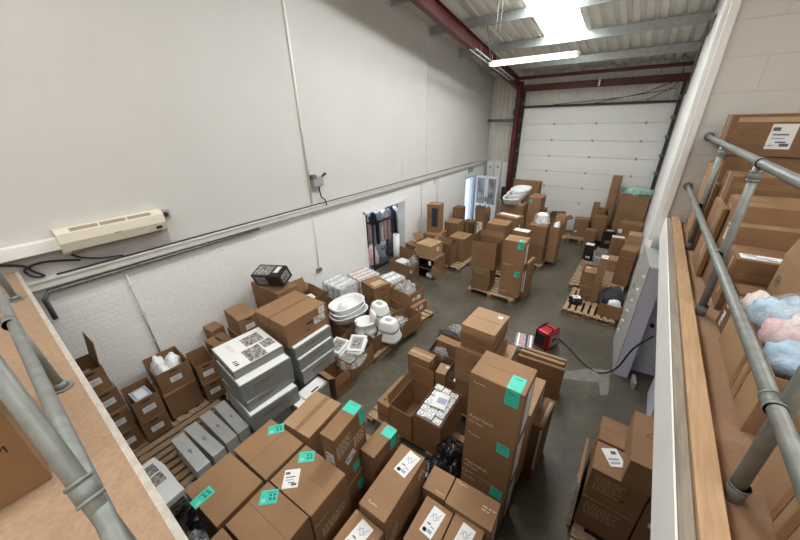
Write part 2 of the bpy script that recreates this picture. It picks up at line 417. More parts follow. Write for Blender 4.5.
# left wall: painted brick below the trunking, plaster above, two door openings
D1, D2 = (5.92,7.74,1.97), (11.85,12.62,2.02)
mb = MB(); T = .25; zb = 2.52
def seg(y0, y1, z0, z1): mb.bb((XW-T,y0,z0),(XW,y1,z1),'brick')
seg(-5,D1[0],0,zb); seg(D1[1],D2[0],0,zb); seg(D2[1],YB,0,zb); seg(D1[0],D1[1],D1[2],zb); seg(D2[0],D2[1],D2[2],zb)
wall_poly(mb, XW-T, XW+.012, -5, YB+.2, zb, 'plaster'); seg(YB,YB+.2,0,zb)
struct('wall_left', mb)
mb = MB(); mb.bb((XW,-.6,2.56),(XW+.014,1.6,2.86),'wall_shade'); struct('wall_shade_band', mb)  # shade below the air conditioner, painted as a thin grey strip
mb = MB()
for y in (D1[0],D1[1]): mb.bb((XW-T-.01,y-.03,0),(XW+.015,y+.03,D1[2]+.05),'white_paint')
mb.bb((XW-T-.01,D1[0]-.03,D1[2]-.01),(XW+.015,D1[1]+.03,D1[2]+.05),'white_paint'); struct('door_2', mb)
mb = MB(); mb.bb((XW+.012,-.9,2.44),(XW+.10,YB,2.53),'trunk_paint',bev=.006); mb.bb((XW+.012,-.9,2.53),(XW+.115,YB,2.542),'trunk_paint'); struct('trim_1', mb)
mb = MB(); mb.tube([(XW+.06,.10,2.02),(XW+.06,.10,2.30),(XW+.06,.16,2.38),(XW+.06,.9,2.385),(XW+.06,3,2.40)],.028,'galv_dark'); struct('trim_2', mb)
mb = MB(); mb.tube([(XW+.03,4.31,2.6),(XW+.03,4.31,7.22)],.022,'white_paint'); struct('trim_3', mb)
mb = MB(); mb.bb((XW+.010,8.895,2.56),(XW+.022,8.91,6.4),'trunk_paint'); struct('trim_4', mb)
mb = MB()
for a, b in (((7.61,3.19),(8.88,3.205)),((7.61,2.56),(7.625,3.205))): mb.bb((XW+.01,a[0],a[1]),(XW+.02,b[0],b[1]),'trunk_paint')
struct('trim_5', mb)
mb = MB(); mb.bb((XW+.012,-1.5,2.86),(XW+.13,.55,3.0),'white_paint',bev=.01); struct('trim_6', mb)
# right bay wall, end wall of the mezzanine wing and the corner bead
mb = MB(); wall_poly(mb, XR, XR+.2, YE+.22, YB+.2, 0, 'white_paint'); mb.bb((XR,YE+.21,0),(XR+.2,YE+.23,2.45),'white_paint'); struct('wall_right', mb)
mb = MB(); mb.prism([(XR,YE,2.45),(5.2,YE,2.45),(5.2,YE,zr(YE)+.25),(XR,YE,zr(YE)+.25)], (0,.22,0), 'block'); struct('wall_end', mb)
mb = MB(); mb.bb((XR-.075,YE+.04,2.25),(XR+.01,YE+.12,zr(YE)-.02),'white_paint',bev=.01); mb.bb((XR-.02,YE-.035,2.25),(XR+.075,YE+.02,zr(YE)-.02),'white_paint',bev=.008); struct('trim_8', mb)
mb = MB(); wall_poly(mb, 5.2, 5.4, -5, YE+.2, 0, 'white_paint'); struct('wall_far_right', mb)
mb = MB(); mb.bb((-5.85,-5.2,0),(5.4,-5,9.3),'white_paint'); struct('wall_front', mb)
# back wall: profiled cladding above and beside the roller door
def clad(mb, x0, x1, y, z0, z1, pitch=.17, d=.03, m='cladding'):
    pts = []; x = x0
    while x < x1-.001:
        for f, o in ((0,0),(.35,0),(.45,d),(.9,d)): 
            if x+f*pitch <= x1: pts.append((x+f*pitch, y-o))
        x += pitch
    pts.append((x1, y)); 
    for (xa, ya), (xb, yb) in zip(pts, pts[1:]): mb.poly([(xa,ya,z0),(xb,yb,z0),(xb,yb,z1),(xa,ya,z1)], m)
mb = MB(); clad(mb, XW, XR, YB+.1, 0, 5.75); mb.bb((XW,YB+.13,0),(XR,YB+.2,5.8),'cladding'); struct('wall_back', mb)
# sectional roller door with tracks
DX0, DX1, DZ = -4.25, .27, 4.43
mb = MB(); ph = DZ/8
for k in range(8):
    z0 = k*ph
    mb.bb((DX0,YB+.01,z0+.004),(DX1,YB+.05,z0+ph-.004),'door_white',bev=.004)
    for j in range(1,4): mb.bb((DX0+.03,YB+.004,z0+ph*j/4-.012),(DX1-.03,YB+.012,z0+ph*j/4+.012),'door_white')
door = struct('door_1', mb)
for k in range(1,8):
    for x in (-3.1,-1.75,-.35):
        b = MB(); b.box((x,YB,k*ph),(.06,.02,.07),'plastic_grey',bev=.006); b.build('hinge', door)
b = MB(); b.bb((DX0-.05,YB-.06,DZ),(DX1+.05,YB+.06,DZ+.07),'dark_metal'); b.build('top_seal', door)
for s, x in ((-1,DX0-.06),(1,DX1+.04)):
    b = MB(); b.bb((x-.04,YB-.08,0),(x+.04,YB+.04,DZ+.7),'dark_metal')
    for k in range(9): b.bb((x-s*.03-.05,YB-.1,k*ph+.1),(x-s*.03+.05,YB-.06,k*ph+.2),'galv_dark')
    b.build('track', door)
# roof sheets with the seen rooflight and unseen ones added as fill
LIGHTS = [(-3.04,-2.06,3.6,11.2),(-3.04,-2.06,-3.6,1.6),(2.2,3.2,-3.6,3.4)]  # first is the seen rooflight, the others are added out of view
def sheet(mb, x0, x1, y0, y1, m='cladding', pitch=.25, d=.055, dz=0):
    pts = []; n = max(1, round((x1-x0)/pitch)); p = (x1-x0)/n
    for k in range(n):
        for f, o in ((0,0),(.5,0),(.62,d),(.88,d)): pts.append((x0+(k+f)*p, o))
    pts.append((x1, 0))
    for (xa, oa), (xb, ob) in zip(pts, pts[1:]):
        mb.poly([(xa,y0,zr(y0)+oa+dz),(xb,y0,zr(y0)+ob+dz),(xb,y1,zr(y1)+ob+dz),(xa,y1,zr(y1)+oa+dz)], m)
mb = MB()
xs = sorted({-5.9, 5.3, *[l[0] for l in LIGHTS], *[l[1] for l in LIGHTS]})
for xa, xb in zip(xs, xs[1:]):
    cut = sorted((l[2], l[3]) for l in LIGHTS if l[0] <= xa and l[1] >= xb); y = -5.1
    for a, b in cut: sheet(mb, xa, xb, y, a); y = b
    sheet(mb, xa, xb, y, YB+.2)
mb.prism([(-5.9,-5.1,zr(-5.1)+.3),(-5.9,YB+.2,zr(YB+.2)+.3),(-5.9,YB+.2,zr(YB+.2)+.34),(-5.9,-5.1,zr(-5.1)+.34)],(11.2,0,0),'cladding')
struct('ceiling', mb)
for i, (x0, x1, y0, y1) in enumerate(LIGHTS):
    mb = MB(); mb.poly([(x0,y0,zr(y0)+.04),(x0,y1,zr(y1)+.04),(x1,y1,zr(y1)+.04),(x1,y0,zr(y0)+.04)],'rooflight' if i == 0 else 'rooflight_fill')
    w = struct('window_%d' % (i+1), mb)  # all after the first are added fill panels
    b = MB()
    for k in range(6):
        xx = x0+(x1-x0)*(k+.5)/6; b.prism([(xx-.004,y0,zr(y0)+.02),(xx+.004,y0,zr(y0)+.02),(xx+.004,y0,zr(y0)+.038),(xx-.004,y0,zr(y0)+.038)],(0,y1-y0,zr(y1)-zr(y0)),'white')
    b.build('glazing_rib', w)
for y in (-3.6,-1.8,0,1.8,3.6,5.4,7.35,9.08,10.8,12.5):
    mb = MB(); z = zr(y)-.015; x1 = XR if y > YE else 5.2
    mb.prism([(-5.6,y-.035,z),(-5.6,y+.04,z-.01),(-5.6,y+.04,z-.03),(-5.6,y-.02,z-.02),(-5.6,y-.02,z-.19),(-5.6,y-.085,z-.19),(-5.6,y-.085,z-.205),(-5.6,y-.035,z-.205)],(x1+5.6,0,0),'purlin')
    struct('beam', mb)
# red steel: rafter, column, eaves beams
def isec(mb, p0, p1, h, w, m, upv):
    p0, p1 = Vector(p0), Vector(p1); t = (p1-p0).normalized(); upv = Vector(upv); side = t.cross(upv).normalized(); up = side.cross(t)
    L = (p1-p0).length; rot = Matrix((t, side, up)).transposed(); c = (p0+p1)/2
    mb.box(c, (L,.012,h), m, rot=rot)
    for s in (-1,1): mb.box(c+up*s*(h/2), (L,w,.018), m, rot=rot)
mb = MB(); isec(mb, (-4.5,-4,zr(-4)-.40), (-4.5,13.5,zr(13.5)-.40), .30, .16, 'red_steel', (0,0,1)); struct('beam', mb)
mb = MB(); isec(mb, (-4.42,13.45,0), (-4.42,13.45,5.3), .26, .15, 'red_steel', (0,1,0)); struct('column', mb)
mb = MB(); isec(mb, (-4.3,13.5,5.07), (XR,13.5,5.07), .19, .14, 'red_steel', (0,0,1)); mb.bb((-2.1,13.38,4.99),(-1.95,13.42,5.17),'red_steel'); mb.bb((-1.9,13.38,4.99),(-1.85,13.43,5.17),'white_paint'); struct('beam', mb)
mb = MB(); mb.bb((-4.5,13.45,5.36),(XR,13.6,5.45),'red_steel'); struct('beam', mb)
mb = MB(); mb.tube([(-1.9,13.55,4.5),(-.6,13.5,4.72),(.1,13.5,5.0)],.012,'dark_metal',6); mb.tube([(-3.2,13.55,4.5),(-1.2,13.5,4.62),(.15,13.5,4.8)],.012,'dark_metal',6); mb.tube([(-.5,13.55,4.52),(.1,13.5,4.85),(.2,13.5,5.3)],.012,'dark_metal',6)
tag(mb.build('door_cable'), 'dark lifting cables sagging across the cladding above the roller door', 'cable')
mb = MB(); mb.tube([(-5.55,13.45,4.02),(-4.45,13.45,4.02)],.05,'galv_dark'); tag(mb.build('conveyor_bar'), 'grey horizontal bar between left wall and red column high up', 'bar')
mb = MB(); mb.box((-4.4,13.28,4.72),(.16,.12,.14),'dark_metal',bev=.01); mb.box((-4.45,13.28,4.3),(.12,.1,.2),'dark_metal',bev=.01)
tag(mb.build('control_box'), 'small black control boxes fixed to the red column by the roller door', 'control box')

# ------------------------------------------------------------------ mezzanine
mb = MB(); mb.bb((-5.6,-5,2.45),(5.2,0,2.7),'chipboard'); mb.bb((.60,0,2.45),(5.2,YE,2.62),'deck_right'); struct('floor_mezzanine', mb)
mb = MB(); mb.bb((-5.6,-.001,2.3),(.43,.03,2.702),'edge_white'); struct('trim_9', mb)
mb = MB(); mb.bb((.435,-.0,2.36),(.445,YE-.04,2.69),'white_paint',bev=.004); struct('trim_10', mb)
mb = MB(); mb.bb((.446,-.0,2.45),(.50,YE-.1,2.692),'timber_grey'); struct('trim_11', mb)
mb = MB(); mb.bb((.503,-.0,2.45),(.60,YE-.04,2.715),'timber',bev=.006); struct('trim_12', mb)
mb = MB()
for x, y in ((2.6,.4),(2.6,5.8)): mb.bb((x-.07,y-.07,0),(x+.07,y+.07,2.45),'galv_dark')
struct('column', mb)

def clamp(o, p, axis, r=.034, l=.08):
    a = Vector(axis); b = MB(); b.tube([Vector(p)-a*l/2, Vector(p)+a*l/2], r, 'galv', 14)
    b.tube([Vector(p)-a*l/2, Vector(p)-a*(l/2-.012)], r+.0025, 'galv', 14); b.tube([Vector(p)+a*(l/2-.012), Vector(p)+a*l/2], r+.0025, 'galv', 14)
    b.build('clamp', o)
def flange(o, p, n):
    n = Vector(n); p = Vector(p); b = MB(); b.tube([p, p+n*.012], .058, 'galv', 18); b.tube([p+n*.012, p+n*.05],[.04,.03],'galv',14); b.build('flange', o)
PR = .0242
# railing along the front edge (camera side)
o = thing('guard_rail', 'galvanised tube railing along the left front edge of the mezzanine', 'railing', (-2.66,-.08,2.7), 0)
loc = Vector(o.location)
def rl(p): return Vector(p)-loc
for z, y in ((3.22,-.11),):
    b = MB(); b.tube([rl((-5.55,y-.02,z)), rl((.9,y+.03,z))], PR, 'galv', 14); b.build('rail', o)
for x in (-4.6,-2.66):
    b = MB(); b.tube([rl((x,-.085,2.7)), rl((x,-.11,3.22))], PR, 'galv', 14); b.build('post', o)
    flange(o, rl((x,-.085,2.70)), (0,0,1)); clamp(o, rl((x,-.118,3.22)), (1,0,0), .031)
# sloping handrail tube clamped to the top rail
B0, B1 = Vector((-1.99,-.193,4.28)), Vector((-.53,-.053,2.71))
b = MB(); b.tube([rl(B0), rl(B1)], PR, 'galv', 16); b.build('brace', o)
q = Vector((-1.055,-.103,3.275)); dB = (B1-B0).normalized()
b = MB(); b.tube([rl(q-dB*.035), rl(q+dB*.035)], .030, 'galv', 16); b.tube([rl(q-dB*.035), rl(q-dB*.024)], .033, 'galv', 16); b.tube([rl(q+dB*.024), rl(q+dB*.035)], .033, 'galv', 16)
b.tube([rl(q+Vector((-.02,.0,-.01))), rl(q+Vector((-.045,-.01,-.035)))], .009, 'galv', 8); b.build('clamp', o)
# railing along the right wing
PR = .0285
o = thing('guard_rail', 'galvanised tube railing along the right wing of the mezzanine, in front of cartons', 'railing', (.655,3.38,2.62), 0)
loc = Vector(o.location)
for z, x in ((3.86,.635),(3.17,.60)):
    b = MB(); b.tube([rl((x+.02,.6,z)), rl((x-.03,YE,z))], PR, 'galv', 14); b.build('rail', o); flange(o, rl((x-.03,YE-.001,z)), (0,-1,0))
for y in (1.56,3.36,5.15):
    b = MB(); b.tube([rl((.66,y,2.62)), rl((.63,y,3.86))], PR, 'galv', 14); b.build('post', o)
    clamp(o, rl((.664,y,2.66)), (0,0,1), .036, .1); clamp(o, rl((.63,y,3.86)), (0,1,0)); clamp(o, rl((.63,y,3.77)), (0,0,1), .034, .07); clamp(o, rl((.61,y,3.17)), (0,1,0))

# ------------------------------------------------------------------ things on the walls
o = thing('air_conditioner', 'cream wall mounted air conditioning unit above the trunking', 'air conditioner', (XW+.013,1.0,2.78))
b = MB(); pr = [(0,0),(.0,.31),(.12,.32),(.19,.27),(.205,.16),(.17,.05),(.10,0)]
b.prism([(x,-.54,z) for x, z in pr],(0,1.08,0),'cream'); b.build('body', o)
for s in (-1,1):
    b = MB(); b.prism([(x*1.02-.002*0,0,z*1.01-.001) for x, z in pr],(0,s*.02,0),'cream'); e = b.build('end_cap', o); e.location = (0,s*.54,0)
b = MB()
for k in range(3): b.box((.155,-.29+.29*k,.297),(.05,.27,.006),'cream_dark',rot=Matrix.Rotation(.62,3,'Y'))
b.build('air_intake', o)
b = MB(); b.box((.135,0,.028),(.06,.98,.012),'cream_dark',rot=Matrix.Rotation(-.62,3,'Y')); b.build('louvre', o)
b = MB(); b.box((.198,.46,.1),(.012,.07,.035),'black',rot=Matrix.Rotation(.3,3,'Y')); b.build('display', o)
b = MB(); b.box((.206,.0,.16),(.004,.07,.012),'cream_dark'); b.build('badge', o)
o = thing('isolator_switch', 'small grey isolator switch with red knob at the air conditioner\'s right end', 'switch', (XW+.013,1.62,2.98))
b = MB(); b.box((.04,0,.03),(.08,.13,.13),'plastic_grey',bev=.008); b.build('body', o)
b = MB(); b.tube([(.08,.0,.03),(.1,0,.03)],.035,'red_steel',12); b.build('knob', o)
b = MB(); b.tube([(.03,.0,-.03),(.03,.02,-.12),(.03,-.05,-.16)],.01,'white_paint',6); b.build('conduit', o)
def cable(name, label, pts, r=.012, m='black', cat='cable'):
    b = MB(); P = []
    pts = [Vector(p) for p in pts]
    for i in range(len(pts)-1):
        p0, p1, p2, p3 = pts[max(i-1,0)], pts[i], pts[i+1], pts[min(i+2,len(pts)-1)]
        for k in range(6):
            t = k/6; P.append(.5*((2*p1)+(p2-p0)*t+(2*p0-5*p1+4*p2-p3)*t*t+(3*p1-p0-3*p2+p3)*t**3))
    P.append(pts[-1]); b.tube(P, r, m, 8); return tag(b.build(name), label, cat)
cable('wall_cable', 'long black cable lying on top of the wall trunking', [(XW+.05,.3,2.56),(XW+.05,1.2,2.556),(XW+.04,2.0,2.556),(XW+.04,3.3,2.556),(XW+.05,6,2.556),(XW+.05,8.2,2.556),(XW+.05,12.5,2.556)], .011)
cable('wall_cable', 'black cable drooping from the left end of the air conditioner', [(XW+.03,.49,2.78),(XW+.05,.56,2.70),(XW+.05,.74,2.62),(XW+.06,.98,2.58)], .011)
cable('wall_cable', 'black cable loop hanging on the wall beside the mezzanine edge', [(XW+.03,-.35,2.90),(XW+.04,.05,2.77),(XW+.04,.14,2.66),(XW+.05,.2,2.58),(XW+.05,.12,2.60),(XW+.04,.08,2.70),(XW+.04,.25,2.74),(XW+.04,.56,2.66)], .013)
o = thing('junction_box', 'grey junction box with black spout high on the white wall above trunking', 'junction box', (XW+.013,4.50,2.90))
b = MB(); b.box((.05,0,.13),(.1,.26,.2),'plastic_grey',bev=.02); b.build('body', o)
b = MB(); b.box((.06,-.10,.24),(.1,.11,.09),'galv_dark',bev=.01); b.build('terminal', o)
b = MB(); b.tube([(.07,.08,.19),(.1,.14,.25),(.1,.2,.27)],[.02,.022,.03],'black',10); b.build('spout', o)
b = MB(); b.tube([(.05,.02,.03),(.05,.03,-.08),(.06,.05,-.22),(.08,.12,-.27),(.1,.14,-.4)],.014,'black',8); b.build('cable', o)
o = thing('socket_outlet', 'grey double socket at the foot of a conduit on the brick wall', 'socket', (XW,4.25,1.0))
b = MB(); b.box((.02,0,.04),(.04,.15,.09),'galv_dark',bev=.006); b.build('box', o)
b = MB(); b.tube([(.02,.0,.08),(.02,.03,.8),(.02,.05,1.42)],.011,'white_paint',8); b.build('conduit', o)
def conduit(label, y, z0, z1, dy=0):
    b = MB(); b.tube([(XW+.016,y,z0),(XW+.016,y+dy,z1)],.013,'trunk_paint',8)
    for k in range(3): b.box((XW+.016,y+dy*k/2,z0+(z1-z0)*(k+.5)/3),(.03,.05,.02),'trunk_paint')
    b.box((XW+.02,y+dy,z1),(.04,.09,.05),'white_paint',bev=.01)
    tag(b.build('conduit'), label, 'conduit')
conduit('white conduit on the brick wall above the open cartons, below the air conditioner', .93, .9, 2.36)
conduit('white conduit on the brick wall right of the garment room doorway', 8.62, 1.3, 2.36)
conduit('dark-clipped conduit above the tall carton by the brick wall', 9.62, 1.5, 2.42)
o = thing('exit_sign', 'green emergency exit sign on the wall above the blue lit doorway', 'sign', (XW,12.2,2.2))
b = MB(); b.box((.02,0,.07),(.03,.36,.15),'exit_green'); b.build('panel', o)
b = MB(); b.box((.037,-.1,.07),(.004,.07,.1),'paper'); b.box((.037,.06,.07),(.004,.1,.025),'paper'); b.box((.037,.1,.07),(.004,.03,.06),'paper'); b.build('pictogram', o)
o = thing('wall_notice', 'small white notice on the wall right of the garment room doorway', 'notice', (XW,9.45,2.16))
b = MB(); b.box((.004,0,.1),(.006,.2,.24),'paper'); b.box((.008,0,.13),(.003,.12,.06),'print_blue'); b.box((.008,0,.05),(.003,.12,.04),'print_blue'); b.build('sheet', o)
# fluorescent batten on chains
o = thing('strip_light', 'long twin fluorescent strip light hanging on chains under the roof', 'light', (-2.47,8.0,5.2))
b = MB(); b.box((0,0,.05),(1.82,.13,.05),'white',bev=.006); b.box((0,0,.085),(1.7,.06,.03),'white'); b.build('batten', o)
for s in (-1,1):
    b = MB(); b.tube([(-.87,s*.04,.012),(.87,s*.04,.012)],.016,'tube',10); b.build('tube', o)
    b = MB(); b.box((s*.895,0,.03),(.03,.13,.06),'cream',bev=.006); b.build('end_cap', o)
for xs_ in ((-.86,-.80),(-.75,-.72),(.82,.82)):
    b = MB(); b.tube([(xs_[0],0,.09),(xs_[1],.0,zr(8)-5.2)],.005,'galv',6); b.build('chain', o)
b = MB(); b.tube([(-.88,0,.09),(-1.3,.6,.9),(-1.2,2,1.2)],.008,'dark_metal',6); b.build('flex', o)
o = thing('cable_tray', 'grey wire mesh tray fixed under the purlins at top left', 'tray', (-4.27,8.65,5.56))
b = MB()
for s in (-1,1): b.tube([(s*.08,.3,.18),(s*.08,3.4,-.30)],.02,'purlin',6)
for k in range(9): b.tube([(-.08,.4+.36*k,.165-.056*k),(.08,.4+.36*k,.165-.056*k)],.012,'purlin',6)
b.build('tray', o)
for yy in (0.8,2.6):
    b = MB(); b.tube([(0,yy,.21-.155*yy),(0,yy+.02,.6-.17*yy)],.008,'galv',6); b.build('hanger', o)
# bundled cables over the right wall
cable('wall_cable', 'bundle of thin cables over the top of the right wall near the purlins', [(XR-.02,12.4,4.6),(XR-.03,11.5,5.2),(XR-.03,10.9,5.75),(XR-.05,10.7,5.9),(XR-.02,10.3,5.6),(XR-.03,9.2,5.75)], .02, 'galv_dark')

# ------------------------------------------------------------------ glazed door in the far left corner
mb = MB(); mb.bb((XW-.2,D2[0],.05),(XW-.16,D2[1],D2[2]),'blue_day'); w = struct('window_4', mb)
b = MB()
for y in (D2[0]+.03,D2[1]-.03): b.bb((XW-.16,y-.04,0),(XW-.02,y+.04,D2[2]),'lavender')
b.bb((XW-.16,D2[0],D2[2]-.06),(XW-.02,D2[1],D2[2]),'lavender'); b.build('window_frame', w)
o = thing('glazed_door', 'white glazed double door standing open beside the blue lit doorway', 'door', (-5.05,12.66,0))
for s in (-1,1):
    b = MB(); x = s*.235; t = .05
    b.bb((x-.225,-t/2,0),(x-.165,t/2,2.02),'white'); b.bb((x+.165,-t/2,0),(x+.225,t/2,2.02),'white')
    b.bb((x-.165,-t/2,1.93),(x+.165,t/2,2.02),'white'); b.bb((x-.165,-t/2,0),(x+.165,t/2,.82),'white'); b.bb((x-.165,-t/2,.82),(x+.165,t/2,.90),'white')
    lf = b.build('door_leaf', o)
    g = MB(); g.bb((x-.165,-.008,.90),(x+.165,.008,1.93),'glass_dark'); g.build('pane', lf)
    h = MB(); h.bb((x-s*.19-.015,-.06,1.0),(x-s*.19+.015,-.03,1.2),'galv_dark'); h.build('handle', lf)
for i, (x, h, tl, lb) in enumerate(((-5.30,2.50,.10,'white wall panel board leaning in the back left corner with small notice'),(-4.98,2.52,.12,'white board with faint notice leaning behind the glazed door'),(-4.66,2.5,.16,'narrow white board leaning beside the red column'))):
    o = thing('leaning_board', lb, 'board', (x,13.55,0))
    b = MB(); b.box((0,-.0,h/2),(.29,.03,h),'white',rot=Matrix.Rotation(.03,3,'X')); b.build('panel', o)
    if i < 2:
        b = MB(); b.box((0,-.02-.03*.8,h-.25),(.13,.006,.16),'paper',rot=Matrix.Rotation(.03,3,'X')); b.box((0,-.024-.03*.8,h-.25),(.08,.006,.1),'print_blue',rot=Matrix.Rotation(.03,3,'X')); b.build('notice', o)
mb = MB(); mb.box((-4.44,12.95,1.35),(.16,.08,.5),'black',bev=.01); mb.box((-4.44,12.98,.6),(.05,.05,1.2),'dark_metal'); mb.box((-4.44,12.97,.02),(.3,.3,.04),'dark_metal')
tag(mb.build('control_post'), 'black panel on a post between the glazed door and the red column', 'control panel')

# ------------------------------------------------------------------ garment room through the doorway
mb = MB(); mb.bb((-10.5,3.5,0),(-10.3,13.0,3.2),'store_wall'); mb.bb((-10.5,3.4,0),(-5.85,3.5,3.2),'store_wall'); mb.bb((-10.5,11.4,0),(-5.85,11.5,3.2),'store_wall'); struct('wall_store', mb)
mb = MB(); mb.bb((-10.5,3.4,3.0),(-5.85,11.5,3.2),'white'); struct('ceiling_store', mb)
o = thing('room_fill_light', 'unseen cool fill light added to the ceiling of the garment room', 'light', (-7.6,7.5,2.97))
b = MB(); b.bb((-.6,-1.5,0),(.6,1.5,.03),'white'); b.build('frame', o)
mat('room_fill', (.75,.87,1), .5, emit=12)  # glow of the lamp added to brighten the garment room
b = MB(); b.bb((-.5,-1.4,-.012),(.5,1.4,0),'room_fill'); b.build('diffuser', o)
def rack(label, x, y, rz, n, cols, hang):
    o = thing('garment_rack', label, 'clothes rack', (x,y,0), rz, 'black garment racks in the next room')
    for s in (-1,1):
        b = MB(); b.tube([(s*.75,0,.05),(s*.75,0,1.75)],.022,'black',8); b.build('post', o)
        b = MB(); b.box((s*.75,0,.03),(.05,.5,.05),'black'); b.build('foot', o)
    b = MB(); b.tube([(-.75,0,1.75),(.75,0,1.75)],.018,'black',8); b.build('hanging_bar', o)
    for k in range(n):
        c = cols[k % len(cols)]; xx = -.62+1.24*k/(n-1)
        g = thing('garment', hang[k % len(hang)], 'garment', (0,0,0), 0, 'garments hanging in the next room')
        g.matrix_world = Matrix.Translation((x,y,0)) @ Matrix.Rotation(R(rz),4,'Z') @ Matrix.Translation((xx,0,.55))
        m = MB(); h = random.uniform(.75,.95); z0 = 1.08-h
        m.oval([(.02,.2,z0),(.05,.24,z0+.02),(.05,.22,z0+h*.6),(.045,.23,z0+h*.88),(.03,.10,z0+h),(.02,.05,z0+h+.03)], c, 16, 2.4); m.build('cloth', g, jitter=.006)
        q = MB(); q.tube([(0,0,1.08),(0,0,1.18),(0,.02,1.205)],.006,'galv',6); q.build('hanger', g)
rack('black garment rack nearest the doorway with pastel clothes', -6.25, 7.35, 84, 9, ['cloth_pink','cloth_grey_blue','dark_cloth','white','cloth_pink'], ['garment on the rack nearest the doorway'])
rack('black garment rack further inside the next room', -7.15, 9.05, 80, 8, ['white','cloth_grey_blue','navy','cloth_cream','cloth_blue','dark_cloth'], ['garment on the rack further inside the next room'])
for i, (x, y, d, m, cn) in enumerate(((-6.25,6.75,(.5,.5,.75),'cloth_pink','pink'),(-6.7,7.35,(.6,.6,.7),'cloth_blue','pale blue'),(-6.2,7.75,(.4,.5,.5),'dark_cloth','dark'),(-7.2,8.1,(.7,.6,.6),'white','white'),(-7.6,8.9,(.8,.7,.7),'cloth_grey_blue','grey blue'))):
    g = MB(); g.blob((x,y,0),d,m,90+i,.3,2.4); tag(g.build('clothes_pile'), cn+' heap of clothes on the floor of the garment room', 'clothes')
o = thing('storage_rack', 'tall black metal rack standing just inside the garment room doorway', 'rack', (-6.05,7.05,0), 88)
for s in (-1,1):
    for t in (-1,1):
        b = MB(); b.bb((s*.45-.02,t*.12-.02,0),(s*.45+.02,t*.12+.02,2.0),'black'); b.build('post', o)
for z in (.1,1.45,1.95):
    b = MB(); b.bb((-.47,-.14,z),(.47,.14,z+.03),'black'); b.build('shelf', o)
for i, (x, m, cn) in enumerate(((6.75,'dark_cloth','dark'),(7.0,'cloth_blue','blue'),(7.3,'paper','white'))):
    g = MB(); g.blob((-6.05,x,1.48),(.22,.26,.26),m,97+i,.25); tag(g.build('clothes_bundle'), cn+' bundle on the upper shelf of the black rack', 'clothes')
mb = MB(); mb.blob((-6.35,6.35,0),(.5,.6,.5),'dark_cloth',3); tag(mb.build('dark_bag'), 'dark bag on the floor just inside the garment room doorway', 'bag')
o = thing('paper_roll', 'tall white roll standing in the doorway to the garment room', 'roll', (-5.62,7.28,0))
b = MB(); b.tube([(0,0,0),(0,0,1.02)],.1,'white',20); b.build('roll', o)
b = MB(); b.tube([(0,0,1.0),(0,0,1.03)],.03,'kl',10); b.build('core', o)
# ------------------------------------------------------------------ pallets
P_ = pallet
P_('wooden pallet under the teal-labelled cartons below the mezzanine edge', -2.12, .70, 1.2, 1.15, 3)
P_('wooden pallet under the narrow taped cartons, its boards seen before the open carton', -2.03, 1.75, 1.1, .9, 3, n=7)
P_('wooden pallet under the open carton of white packets', -1.96, 2.78, 1.14, .75, 2, n=5)
P_('wooden pallet under the cartons with tall white labels at bottom centre', -.90, 1.27, 1.1, 1.2, 2)
P_('wooden pallet under the tallest centre tower of cartons', -.86, 2.45, .98, 1.0, 0)
P_('wooden pallet under the stack of flat cartons behind the tall tower', -.98, 3.72, 1.0, 1.0, 2)
P_('wooden pallet with bare boards beside the four slim grey boxes', -4.12, .66, 1.14, 1.2, 90, n=9)
P_('wooden pallet under the grey box stack with a photo lid', -3.85, 1.64, .76, .8, 90, n=6)
P_('wooden pallet under the grey box stack with big carton on top', -3.96, 2.42, .7, .72, 0, n=6)
P_('wooden pallet along the aisle under the baby bath row', -3.75, 3.48, 1.0, 1.3, 0, n=9)
P_('wooden pallet along the aisle under the cartons with bubble wrap', -3.72, 4.83, 1.02, 1.3, -5, n=9)
P_('wooden pallet under the front corner cartons at left wall', -5.14, .55, .8, 1.5, 0, n=9)
P_('wooden pallet under the open archive carton with handle holes beside the grey boxes', -5.05, 1.75, 1.0, .85, 0, n=6)
P_('wooden pallet under the cartons with hinged flaps past the doorway', -4.17, 8.40, .9, 1.15, 0)
P_('wooden pallet, mostly bare, at the end of the left wall cartons', -4.45, 9.75, 1.2, 1.3, 0, n=9)
P_('wooden pallet in the middle of the floor under two tall cartons', -2.44, 7.42, 1.2, 1.0, 0)
P_('wooden pallet behind the middle tall cartons', -2.55, 8.62, 1.2, 1.1, 0)
P_('wooden pallet under the mid-floor carton with a wrapped white item', -2.45, 9.85, 1.25, 1.1, 0)
P_('wooden pallet under the far carton carrying baby baths', -3.2, 11.2, 1.2, 1.2, 0)
P_('wooden pallet by the roller door under the torn leaning carton', -2.25, 12.75, 1.0, 1.0, 0)
P_('wooden pallet by the roller door under the square carton', -1.3, 12.75, .88, .8, 0)
P_('wooden pallet by the roller door under the tall right corner cartons', -.12, 12.75, 1.0, 1.2, 0)
P_('wooden pallet nearest the red heater, partly bare, on the right', -.28, 7.85, 1.25, 1.05, 90, n=8)
P_('wooden pallet with bare slats in front of the white-topped black box', -.33, 9.55, 1.2, 1.9, 0, n=12)
P_('wooden pallet under the right far cartons beside the right wall', -.18, 11.35, 1.0, 1.2, 0, n=9)
P_('wooden pallet under the wrapped cartons below the right wing', .88, 2.75, 1.2, 1.2, 0)

